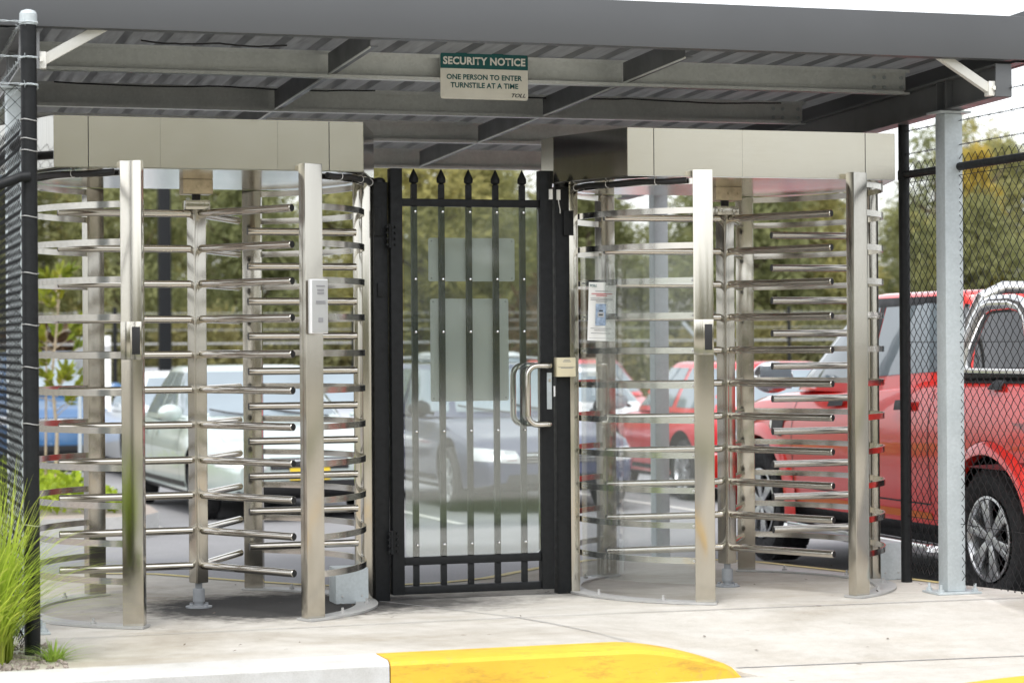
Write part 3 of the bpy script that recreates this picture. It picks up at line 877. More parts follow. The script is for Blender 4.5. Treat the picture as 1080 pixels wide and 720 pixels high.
bm = bmesh.new(); box(bm, -.0445, .0535, -.036, -.0342, .0005, .0015)
for z0, w in ((.036, .016), (.029, .022), (-.004, .034)):
    box(bm, .004 - w, .004 + w, -.0352, -.0341, z0 - .0016, z0 + .0016)
obj('print', bm, 'ink_grey', rb)
for nm, x0, x1, z0, z1, lb in (('sign_back', 1.193, 1.658, 1.63, 1.854, 'blank grey back of the upper sign fixed to the gate bars'), ('sign_back', 1.201, 1.622, 1.012, 1.541, 'blank grey back of the tall lower sign on the gate')):
    s_ = thing(nm, lb, 'sign', ((x0 + x1) / 2, -.031, (z0 + z1) / 2))
    bm = bmesh.new(); prism(bm, rrect(x1 - x0, z1 - z0, .012), 'Y', 0, .003); obj('panel', bm, 'sign_back', s_, 20)
    bm = bmesh.new()
    for sx in (-1, 1):
        for sz in (-1, 1): lathe(bm, [(0, -.0022), (.004, -.002), (.0045, .0)], 8, (sx * ((x1 - x0) / 2 - .016), 0, sz * ((z1 - z0) / 2 - .016)), 'Y')
    obj('rivets', bm, 'plate', s_)
for x0, x1, y0, y1, h, lb in ((.672, .842, -.125, .03, .182, 'grey metal cable box at the foot of the left turnstile by the gate'), (3.735, 3.868, -.06, .16, .205, 'grey metal cable box at the foot of the fence by the right turnstile')):
    t = thing('cable_box', lb, 'box', ((x0 + x1) / 2, (y0 + y1) / 2, 0))
    bm = bmesh.new(); box(bm, -(x1 - x0) / 2, (x1 - x0) / 2, -(y1 - y0) / 2, (y1 - y0) / 2, .001, h, .006); obj('cover', bm, 'galv', t)
    bm = bmesh.new()
    for sx in (-.3, .3): lathe(bm, [(0, -.004), (.005, -.004), (.006, 0)], 8, (sx * (x1 - x0), -(y1 - y0) / 2 - .0005, .04), 'Y')
    obj('screws', bm, 'plate', t)

# ------------------------------------------------------------------ fences
def mesh_wires(bm, axis, fixed, a0, a1, z0, z1, pitch=.068, r=.0021, half=.0025):
    """woven diamond mesh; every wire zig-zags upward and hooks its neighbours"""
    n = int((a1 - a0) / (pitch / 2)); m = int((z1 - z0) / (pitch / 2))
    for i in range(0, n + 1):
        pts = []
        for j in range(m + 1):
            u = a0 + (i + ((j + i) % 2) - .5) * pitch / 2 * 1.0
            w = fixed + (half if (j % 2) else -half)
            z = z0 + j * pitch / 2
            pts.append((u, w, z) if axis == 'X' else (w, u, z))
        if i % 2 == 0: tube(bm, pts, r, 4, caps=False)
        else: tube(bm, [(p[0], p[1], p[2]) for p in pts], r, 4, caps=False)
def barbed(bm, a, b, r=.0016, gap=.11):
    a, b = Vector(a), Vector(b); d = b - a; L = d.length; d.normalize()
    up = Vector((0, 0, 1)); s = d.cross(up).normalized()
    n = max(8, int(L / .02))
    for ph in (0, math.pi):
        tube(bm, [a + d * (L * i / n) + s * .003 * math.cos(i * 1.1 + ph) + up * .003 * math.sin(i * 1.1 + ph) for i in range(n + 1)], r, 4, caps=False)
    k = gap / 2
    while k < L:
        p = a + d * k
        for q in range(4):
            an = q * math.pi / 2 + random.random()
            v = (s * math.cos(an) + up * math.sin(an)) * .016 + d * random.uniform(-.006, .006)
            tube(bm, [p, p + v], [.0016, .0008], 4)
        k += gap
# right: runs forward from the post beside the canopy
fr = thing('chain_link_fence', 'black chain link fence with barbed wire in front of the red utility truck', 'fence', (3.83, -.18, 0), 0, 'black chain link fences')
YE = -4.2
bm = bmesh.new(); tube(bm, [(0, 0, -.15), (0, 0, 2.47)], .030, 20); lathe(bm, [(.031, 2.47), (.028, 2.485), (0, 2.492)], 16); obj('post', bm, 'black', fr)
bm = bmesh.new(); tube(bm, [(0, YE, -.15), (0, YE, 2.47)], .030, 16); obj('post', bm, 'black', fr)
bm = bmesh.new(); tube(bm, [(0, -.02, 2.205), (0, YE, 2.205)], .021, 18); lathe(bm, [(.034, 2.18), (.034, 2.23)], 16); obj('top_rail', bm, 'black', fr)
bm = bmesh.new(); mesh_wires(bm, 'Y', 0, YE, -.03, .06, 2.28, r=.0023); obj('wire_mesh', bm, 'black', fr, 0)
for z in (.36, 1.30, 2.16):
    bm = bmesh.new(); tube(bm, [(-.006, 0, z), (-.006, YE, z)], .0018, 5); obj('line_wire', bm, 'black', fr)
for z in (2.33, 2.455, 2.565):
    bm = bmesh.new(); barbed(bm, (0, .0, z - .015), (0, YE, z)); obj('barbed_wire', bm, 'blackplastic', fr, 0)
# left: corner post, one run going back, a short return towards the road side
fl_ = thing('chain_link_fence', 'black chain link corner fence with grey capped post behind the grass clump', 'fence', (-.965, -1.49, 0), 0, 'black chain link fences')
bm = bmesh.new(); tube(bm, [(0, 0, -.15), (0, 0, 2.70)], .034, 22); pst = obj('post', bm, 'black', fl_)
bm = bmesh.new(); lathe(bm, [(.0375, 2.675), (.0375, 2.722), (.030, 2.734), (.012, 2.741), (0, 2.742)], 18); obj('cap', bm, 'galv', pst)
for z in (.55, .98, 1.22, 1.40, 1.62, 1.86, 2.14, 2.19, 2.27):
    bm = bmesh.new(); tube(bm, [(.037 * math.cos(u), .037 * math.sin(u), z + .004 * math.sin(u * 2)) for u in [2 * math.pi * k / 14 for k in range(14)]], .0022, 5, closed=True)
    obj('tie_wire', bm, 'plate', fl_)
bm = bmesh.new(); tube(bm, [(-.0, .03, 2.215), (0, 5.0, 2.215)], .021, 18); obj('top_rail', bm, 'black', fl_)
bm = bmesh.new(); tube(bm, [(0, -.036, 2.03), (-.04, -.040, 2.025), (-.13, -.04, 1.99), (-1.1, -.04, 1.55)], .021, 18); obj('brace_pipe', bm, 'black', fl_)
bm = bmesh.new(); mesh_wires(bm, 'Y', -.036, .03, 4.9, .03, 2.30, r=.0018, half=.007); obj('wire_mesh', bm, 'black', fl_, 0)
bm = bmesh.new(); mesh_wires(bm, 'X', -.038, -1.2, -.03, .03, 2.42, r=.0016); obj('wire_mesh', bm, 'black', fl_, 0)
for z in (2.42, 2.535, 2.684):
    bm = bmesh.new(); barbed(bm, (.036, -.036, z), (-1.3, -.04, z + .01)); barbed(bm, (-.036, .0, z - .01), (-.036, 5, z - .01))
    tube(bm, [(.039 * math.cos(u), .039 * math.sin(u), z + .003 * math.sin(u * 3)) for u in [2 * math.pi * k / 14 for k in range(14)]], .003, 5, closed=True)
    obj('barbed_wire', bm, 'galv', fl_, 0)
bm = bmesh.new(); tube(bm, [(-1.2, -.04, -.1), (-1.2, -.04, 2.7)], .034, 14); obj('post', bm, 'black', fl_)
bm = bmesh.new(); tube(bm, [(0, 5.0, -.2), (0, 5.0, 2.7)], .034, 14); obj('post', bm, 'black', fl_)
# far boundary fence behind the car park
fb = thing('boundary_fence', 'distant wire boundary fence along the back of the car park', 'fence', (0, 30, -.6))
for x in [-14 + 4.4 * i for i in range(15)]:
    bm = bmesh.new(); tube(bm, [(x, 0, 0), (x, 0, 2.62)], .04, 8); obj('post', bm, 'black', fb)
for z in (1.95, 2.2, 2.36, 2.5):
    bm = bmesh.new(); tube(bm, [(-14, 0, z), (47.6, 0, z)], .006 if z > 1.95 else .016, 5); obj('rail_wire', bm, 'plate', fb)
bm = bmesh.new()
for i in range(0, 400):
    x = -14 + i * .154
    tube(bm, [(x, 0, 0.05), (x + .077, 0, 1.0), (x, 0, 1.95)], .004, 3, caps=False)
obj('wire_mesh', bm, 'black', fb, 0)
bm = bmesh.new(); tube(bm, [(14.6 + .0, .1, 2.3), (15.9, .1, .9)], .035, 8); obj('stay', bm, 'galv', fb)

# ------------------------------------------------------------------ cars
def interp(tab, x):
    if x <= tab[0][0]: return tab[0][1]
    for (a, va), (b, vb) in zip(tab, tab[1:]):
        if x <= b:
            t = (x - a) / (b - a); t = t * t * (3 - 2 * t) * .5 + t * .5
            return va + (vb - va) * t
    return tab[-1][1]
def lower_body(L, W, deck, zlo, nose=.30, tail=.22, axles=(), rw=.32, flare=0.):
    bm = bmesh.new(); rings = []
    hl = L / 2
    xs_ = [hl * math.sin(math.pi / 2 * k / 22) for k in range(-22, 23)]
    extra = [hl - .02, hl - .06, -hl + .02, -hl + .06]
    xs_ = sorted(set([round(x, 4) for x in xs_ + extra]))
    for x in xs_:
        q = x / hl
        k = nose if q > 0 else tail
        w = W / 2 * (1 - k * abs(q) ** 7) * (1 - .02 * abs(q) ** 2)
        zt = interp(deck, x); lo = zlo + .10 * abs(q) ** 9
        e = max(0, abs(q) - .985) / .015
        zt -= .03 * e; lo += .03 * e; w *= 1 - .05 * e
        h = zt - lo
        prof = [(0, 0), (.78, 0), (.90, .025), (.955, .09), (.975, .22), (.985, .40), (1.0, .58), (.995, .70), (.972, .84), (.935, .93), (.87, .972), (.70, .992), (.35, 1.012), (0, 1.018)]
        pts = [(x, w * a, lo + h * b) for a, b in prof]
        full = pts + [(p[0], -p[1], p[2]) for p in pts[-2:0:-1]]
        rings.append([bm.verts.new(p) for p in full])
    for A, B in zip(rings, rings[1:]):
        n = len(A)
        for k in range(n): bm.faces.new((A[k], A[(k + 1) % n], B[(k + 1) % n], B[k]))
    bm.faces.new(rings[0]); bm.faces.new(rings[-1][::-1])
    bmesh.ops.recalc_face_normals(bm, faces=bm.faces)
    me = bpy.data.meshes.new('lb'); bm.to_mesh(me); bm.free()
    body = bpy.data.objects.new('lb', me); col.objects.link(body)
    cb = bmesh.new()
    for ax in axles:
        for s in (-1, 1):
            b2 = bmesh.new(); y0, y1 = s * (W / 2 - .26), s * (W / 2 + .1)
            lathe(b2, [(rw, min(y0, y1)), (rw, max(y0, y1))], 36, (ax, 0, rw - .02 + .01), 'Y'); merge(cb, b2)
    bmesh.ops.recalc_face_normals(cb, faces=cb.faces)
    cm = bpy.data.meshes.new('cut'); cb.to_mesh(cm); cb.free()
    cut = bpy.data.objects.new('cut', cm); col.objects.link(cut)
    md = body.modifiers.new('b', 'BOOLEAN'); md.object = cut; md.operation = 'DIFFERENCE'; md.solver = 'EXACT'
    dg = bpy.context.evaluated_depsgraph_get()
    me2 = bpy.data.meshes.new_from_object(body.evaluated_get(dg))
    out = bmesh.new(); out.from_mesh(me2)
    for o in (body, cut): bpy.data.objects.remove(o)
    for m_ in (me, cm, me2): bpy.data.meshes.remove(m_)
    for f in out.faces:
        f.material_index = 0
        c = f.calc_center_median()
        for ax in axles:
            d = math.hypot(c.x - ax, c.z - (rw - .01))
            if d < rw + .003 and c.z > zlo - .3 and abs(f.normal.y) < .95 and d > rw * .8 and abs(c.y) < W / 2 - .004 and abs(c.y) > W / 2 - .27: f.material_index = 1
            if abs(abs(c.y) - (W / 2 - .26)) < .004 and d < rw: f.material_index = 1
        if f.normal.z < -.6 and c.z < zlo + .15: f.material_index = 1
    return out
def cabin_shape(c):
    """c: base (x0 rear, x1 front, z, half width), roof (x0, x1, z, half width)"""
    (bx0, bx1, bz, bw), (rx0, rx1, rz, rwid) = c
    lev = [(0, 1), (.15, 1), (.35, 1), (.55, 1), (.75, 1), (.90, 1), (.97, .985), (1.0, .955), (1.018, .88), (1.030, .70), (1.036, .45), (1.038, .15)]
    bm = bmesh.new(); rings = []; n = 56
    for h, s in lev:
        hh = min(h, 1)
        x0 = bx0 + (rx0 - bx0) * hh; x1 = bx1 + (rx1 - bx1) * hh
        w = bw + (rwid - bw) * (hh ** 1.15); z = bz + (rz - bz) * h
        cx, a, b = (x0 + x1) / 2, (x1 - x0) / 2 * s, w * s
        ring = []
        for k in range(n):
            th = 2 * math.pi * (k + .5) / n; c_, s_ = math.cos(th), math.sin(th); p = 2 / 5.0
            ring.append(bm.verts.new((cx + a * math.copysign(abs(c_) ** p, c_), b * math.copysign(abs(s_) ** p, s_), z)))
        rings.append(ring)
    for A, B in zip(rings, rings[1:]):
        for k in range(n): bm.faces.new((A[k], A[(k + 1) % n], B[(k + 1) % n], B[k]))
    bm.faces.new(rings[0][::-1]); bm.faces.new(rings[-1])
    return bm
class Skin:
    """lays panels on a finished body surface"""
    def __init__(s, bm): s.t = BVHTree.FromBMesh(bm)
    def panel(s, out, poly2, ax, off=.004, res=10, mat=0):
        """poly2 quad corners in the two coordinates seen along axis ax ('-y' = looking from -y side)"""
        a, b, c, d = [Vector(p) for p in poly2]
        grid = []
        for i in range(res + 1):
            u = i / res; row = []
            for j in range(res + 1):
                v = j / res
                p = (a * (1 - u) + b * u) * (1 - v) + (d * (1 - u) + c * u) * v
                if ax in ('-y', '+y'):
                    sg_ = -1 if ax == '-y' else 1
                    o = Vector((p.x, 3 * sg_, p.y)); dr = Vector((0, -sg_, 0))
                elif ax in ('-x', '+x'):
                    sg_ = -1 if ax == '-x' else 1
                    o = Vector((5 * sg_, p.x, p.y)); dr = Vector((-sg_, 0, 0))
                else:
                    o = Vector((p.x, p.y, 4)); dr = Vector((0, 0, -1))
                h = s.t.ray_cast(o, dr)
                if h[0] is None: row.append(None); continue
                nn = h[1]
                if nn.dot(dr) > 0: nn = -nn
                row.append(out.verts.new(h[0] + nn * off))
            grid.append(row)
        for i in range(res):
            for j in range(res):
                q = [grid[i][j], grid[i + 1][j], grid[i + 1][j + 1], grid[i][j + 1]]
                if all(x is not None for x in q):
                    f = out.faces.new(q); f.material_index = mat; f.smooth = True
def wheel(parent, x, y, r, w, side, spokes=6, rim_r=.66, rim_m='alloy'):
    s = side
    bm = bmesh.new()
    prof = [(r * .62, -w * .42), (r * .70, -w * .5), (r * .90, -w * .5), (r * .975, -w * .40), (r, -w * .30), (r, w * .30), (r * .975, w * .40), (r * .90, w * .5), (r * .70, w * .5), (r * .62, w * .42)]
    lathe(bm, prof, 40, (x, y, r), 'Y', caps=False)
    for k in range(44):                    # tread blocks
        a = 2 * math.pi * k / 44
        c, s_ = math.cos(a), math.sin(a)
        for q in (-.30, -.02, .26):
            obox(bm, (x + r * .995 * c, y + w * q, r + r * .995 * s_), (c, 0, s_), (0, 1, 0), (-s_, 0, c), .006 * r / .35, w * .10, r * .05)
    wh = obj('wheel', bm, 'rubber', parent, 40)
    bm = bmesh.new(); R0 = r * rim_r
    yo = y + s * w * .44
    lathe(bm, [(R0 * 1.0, s * -.0), (R0 * 1.02, s * .010), (R0 * .96, s * .012), (R0 * .90, s * -.02), (R0 * .86, s * -.10)], 40, (x, yo, r), 'Y', caps=False)
    lathe(bm, [(0.001, s * .004), (R0 * .17, s * .002), (R0 * .22, s * -.012), (R0 * .22, s * -.05)], 20, (x, yo, r), 'Y', caps=False)
    for k in range(spokes):
        a0 = 2 * math.pi * k / spokes + .3
        for da in (-.13, .13):
            a = a0 + da
            p0 = Vector((x + R0 * .16 * math.cos(a0), yo - s * .012, r + R0 * .16 * math.sin(a0)))
            p1 = Vector((x + R0 * .93 * math.cos(a), yo - s * .006, r + R0 * .93 * math.sin(a)))
            d = (p1 - p0); l = d.length; d.normalize(); n_ = Vector((0, 1, 0)); u_ = d.cross(n_)
            obox(bm, (p0 + p1) / 2, d, n_, u_, l / 2, .012, R0 * .085, .004)
    obj('rim', bm, rim_m, wh, 40)
    bm = bmesh.new(); lathe(bm, [(0.001, 0), (R0 * .9, 0)], 30, (x, yo - s * .085, r), 'Y'); obj('brake', bm, 'blackplastic', wh)
    return wh
def mirror_part(parent, x, y, z, s, m, big=1.):
    bm = bmesh.new()
    b2 = bmesh.new(); bmesh.ops.create_uvsphere(b2, u_segments=16, v_segments=10, radius=1)
    b2.transform(Matrix.Translation((x, y + s * .12 * big, z + .02)) @ Matrix.Diagonal((.065 * big, .12 * big, .085 * big, 1)))
    for v in b2.verts: v.co.x = max(v.co.x, x - .045 * big)
    merge(bm, b2)
    tube(bm, [(x + .01, y - s * .03, z - .03), (x, y + s * .06, z - .01)], .02, 8)
    mi = obj('wing_mirror', bm, m, parent, 40)
    bm = bmesh.new(); obox(bm, (x - .047 * big, y + s * .12 * big, z + .02), (1, 0, 0), (0, 1, 0), (0, 0, 1), .002, .09 * big, .06 * big, .001)
    obj('mirror_glass', bm, 'glass', mi)
def car(name, label, cat, loc, rz, paintm, kind='sedan', L=4.7, W=1.8, H=1.45, plate=None, roofrails=False, lightm='lens', rw=.32, group='cars in the car park', mirror_m=None, simple_=False):
    t = thing(name, label, cat, loc, rz, group)
    hl = L / 2; fx, rx = hl - .92, -hl + 1.02
    zlo = .20
    belt = H * .635; hood0 = belt - .24; hood1 = belt - .02
    if kind == 'sedan': deck = [(-hl, belt - .16), (-hl + .1, belt - .02), (-hl + .9, belt + .03), (-.2, belt), (1.0, hood1), (hl - .35, hood0 + .06), (hl, hood0 - .09)]
    elif kind in ('wagon', 'hatch', 'suv'): deck = [(-hl, belt - .06), (-hl + .2, belt + .03), (-.2, belt), (hl - 1.30, hood1), (hl - .35, hood0 + .06), (hl, hood0 - .09)]
    body = lower_body(L, W, deck, zlo, .22, .16, (fx, rx), rw + .055)
    bw, rwid = W / 2 - .075, W / 2 - .29
    if kind == 'sedan': base, roof = (-hl + .72, hl - 1.28, belt - .02, bw), (-hl + 1.42, hl - 2.15, H - .035, rwid)
    elif kind == 'wagon': base, roof = (-hl + .10, hl - 1.35, belt - .02, bw), (-hl + .45, hl - 2.2, H - .035, rwid)
    elif kind == 'suv': base, roof = (-hl + .10, hl - 1.10, belt - .02, bw), (-hl + .32, hl - 1.75, H - .035, rwid + .05)
    else: base, roof = (-hl + .12, hl - 1.12, belt - .02, bw), (-hl + .50, hl - 1.95, H - .035, rwid + .02)
    cab = cabin_shape((base, roof)); merge(body, cab)
    bmesh.ops.recalc_face_normals(body, faces=body.faces)
    sk = Skin(body)
    def lerp(a, b, t_): return a + (b - a) * t_
    zr = roof[2]
    def X0(z): return lerp(base[0], roof[0], (z - base[2]) / (zr - base[2]))
    def X1(z): return lerp(base[1], roof[1], (z - base[2]) / (zr - base[2]))
    zlo_w, zhi_w = belt + .035, zr - .055
    o = obj('body', body, [paintm, 'blackplastic'], t, 30)
    # side glass, split at the pillars
    for s in ('-y', '+y'):
        n = 2 if kind in ('hatch', 'sedan') else 3
        a0, a1 = X0(zlo_w) + .16, X1(zlo_w) - .20; c0, c1 = X0(zhi_w) + .13, X1(zhi_w) - .06
        cuts = [0, .47, 1] if n == 2 else [0, .30, .62, 1]
        for q0, q1 in zip(cuts, cuts[1:]):
            bm = bmesh.new()
            e0, e1 = (q0 + (.025 if q0 else 0)), (q1 - (.025 if q1 < 1 else 0))
            sk.panel(bm, [(lerp(a0, a1, e0), zlo_w), (lerp(a0, a1, e1), zlo_w), (lerp(c0, c1, e1), zhi_w), (lerp(c0, c1, e0), zhi_w)], s, .004, 8)
            obj('side_window', bm, 'glass', t, 60)
        if not simple_:
            bm = bmesh.new(); xb = lerp(a0, a1, .47 if n == 2 else .62)
            for xx in (xb, fx - .62, rx + .35):
                sk.panel(bm, [(xx - .004, zlo + .16), (xx + .004, zlo + .16), (xx + .004, belt - .01), (xx - .004, belt - .01)], s, .0025, 10)
            sk.panel(bm, [(rx + .40, zlo + .10), (fx - .42, zlo + .10), (fx - .42, zlo + .15), (rx + .40, zlo + .15)], s, .004, 12)
            obj('door_gaps', bm, 'blackplastic', t, 0)
            for xx in (xb + .12, rx + .55):
                bm = bmesh.new(); sk.panel(bm, [(xx, belt - .16), (xx + .17, belt - .16), (xx + .17, belt - .125), (xx, belt - .125)], s, .02, 4)
                obj('door_handle', bm, paintm, t, 0)
    # windscreen and rear window
    bm = bmesh.new(); w0, w1 = bw - .14, rwid - .10
    sk.panel(bm, [(-w0, belt + .03), (w0, belt + .03), (w1, zr - .05), (-w1, zr - .05)], '+x', .005, 12); obj('windscreen', bm, 'glass', t, 60)
    bm = bmesh.new(); sk.panel(bm, [(-w0, belt + .06), (w0, belt + .06), (w1, zr - .07), (-w1, zr - .07)], '-x', .005, 12); obj('rear_window', bm, 'glass', t, 60)
    if not simple_:
        bm = bmesh.new()
        for y0 in (-.55, .05):
            tube(bm, [(X1(belt) + .03, y0 + .5, belt + .02), (X1(belt + .06) + .02, y0 + .1, belt + .07), (X1(belt + .1) + .03, y0 - .05, belt + .10)], .010, 6)
        obj('wipers', bm, 'blackplastic', t)
    zf = hood0 - .20
    for s in (-1, 1):
        bm = bmesh.new()
        sk.panel(bm, [(s * (W / 2 - .50), zf + .02), (s * (W / 2 - .09), zf + .045), (s * (W / 2 - .11), zf + .165), (s * (W / 2 - .46), zf + .13)], '+x', .006, 8)
        hlp = obj('headlight', bm, lightm, t, 60)
        if not simple_:
            bm = bmesh.new()
            for yy_ in (.40, .25): 
                v_ = s * (W / 2 - yy_)
                sk.panel(bm, [(v_ - .05, zf + .05), (v_ + .05, zf + .05), (v_ + .05, zf + .13), (v_ - .05, zf + .13)], '+x', .0075, 5)
            obj('lamp', bm, 'chrome', hlp, 60)
        bm = bmesh.new()
        zt_ = belt - .26
        sk.panel(bm, [(s * (W / 2 - .42), zt_), (s * (W / 2 - .10), zt_), (s * (W / 2 - .12), zt_ + .16), (s * (W / 2 - .40), zt_ + .16)], '-x', .006, 6)
        obj('tail_light', bm, 'lens_red', t, 60)
    bm = bmesh.new(); gw = W / 2 - .53
    sk.panel(bm, [(-gw, zf + .02), (gw, zf + .02), (gw, zf + .12), (-gw, zf + .12)], '+x', .005, 8)
    sk.panel(bm, [(-gw - .2, zlo + .10), (gw + .2, zlo + .10), (gw + .15, zlo + .21), (-gw - .15, zlo + .21)], '+x', .005, 8)
    g_ = obj('grille', bm, 'blackplastic', t, 60)
    if not simple_:
        bm = bmesh.new(); sk.panel(bm, [(-.07, zf + .035), (.07, zf + .035), (.07, zf + .10), (-.07, zf + .10)], '+x', .009, 4)
        for k in range(3): sk.panel(bm, [(-gw + .01, zf + .035 + k * .028), (gw - .01, zf + .035 + k * .028), (gw - .01, zf + .043 + k * .028), (-gw + .01, zf + .043 + k * .028)], '+x', .008, 6)
        obj('grille_trim', bm, 'chrome', g_, 0)
    if plate:
        zz = zlo + .27
        bm = bmesh.new(); sk.panel(bm, [(-.19, zz - .055), (.19, zz - .055), (.19, zz + .055), (-.19, zz + .055)], '+x', .012, 4)
        pl = obj('number_plate', bm, plate[1], t, 0)
        b2 = text_bm(plate[0], .10, .002)
        xs2 = [v.co.x for v in b2.verts]; zs2 = [v.co.z for v in b2.verts]; ccx, ccz = (min(xs2) + max(xs2)) / 2, (min(zs2) + max(zs2)) / 2
        hit = sk.t.ray_cast(Vector((5, 0, zz)), Vector((-1, 0, 0)))[0]
        for v in b2.verts: v.co = Vector((hit.x + .017, (v.co.x - ccx), v.co.z - ccz + zz))
        obj('lettering', b2, 'ink', pl, 0)
    bm = bmesh.new(); zz = belt - .34
    sk.panel(bm, [(-.19, zz - .055), (.19, zz - .055), (.19, zz + .055), (-.19, zz + .055)], '-x', .010, 4); obj('rear_plate', bm, 'plate_w', t, 0)
    for s in (-1, 1):
        mirror_part(t, X1(belt) - .18, s * (bw + .03), belt + .05, s, mirror_m or paintm)
        for ax in (fx, rx): wheel(t, ax, s * (W / 2 - .125), rw, .205, s)
    if roofrails:
        for s in (-1, 1):
            bm = bmesh.new()
            tube(bm, [(roof[0] + .15, s * (rwid - .05), zr + .0), (roof[0] + .30, s * (rwid - .04), zr + .055), ((roof[0] + roof[1]) / 2, s * (rwid - .04), zr + .07), (roof[1] - .25, s * (rwid - .04), zr + .055), (roof[1] - .08, s * (rwid - .05), zr + .0)], .016, 8)
            obj('roof_rail', bm, 'plate', t)
    return t
def at(x, y): return (x, y, zg(y))
DN, UP = R(-90), R(90)
car('sedan', 'pale silver sedan nose out with a yellow number plate behind the left turnstile', 'car', at(2.46, 11.55), DN + R(3), 'silver_green_reflection', 'sedan', 4.75, 1.80, 1.47, ('AI·1', 'plate_y'))
car('station_wagon', 'purple grey station wagon with roof rails seen through the gate', 'car', at(5.06, 11.75), DN, 'slate', 'wagon', 4.95, 1.82, 1.47, None, True, mirror_m='blackplastic')
car('hatchback', 'red hatchback parked nose in between the wagon and the utility truck', 'car', at(7.70, 11.75), UP, 'red2', 'hatch', 4.0, 1.70, 1.47, mirror_m='blackplastic')
car('sedan', 'white sedan showing its tail behind the left post of the left turnstile', 'car', at(2.98, 19.4), UP, 'wht', 'sedan', 4.7, 1.78, 1.44, simple_=True)
car('small_suv', 'bright blue small four wheel drive at the far left behind the sapling', 'car', at(1.62, 23.2), DN, 'blue', 'suv', 4.2, 1.78, 1.74)
car('sedan', 'silver grey sedan half hidden beyond the sedan with the yellow number plate', 'car', at(5.25, 19.4), DN, 'silver', 'sedan', 4.7, 1.78, 1.45, simple_=True)
car('sedan', 'pale silver sedan between the purple grey wagon and the farther red car', 'car', at(8.50, 19.0), DN, 'wht', 'sedan', 4.6, 1.76, 1.42, simple_=True)
car('hatchback', 'farther red hatchback with a pale windscreen above the pale silver sedan', 'car', at(10.25, 23.4), DN, 'red2', 'hatch', 4.1, 1.74, 1.55, simple_=True)
car('van', 'white van roof showing through the gate above the wagon', 'van', at(8.95, 25.0), DN, 'wht', 'suv', 4.6, 1.80, 1.70, simple_=True)
car('hatchback', 'small silver hatchback roof far behind the tail of the white sedan', 'car', at(4.2, 27.3), DN, 'silver', 'hatch', 4.0, 1.70, 1.50, simple_=True)

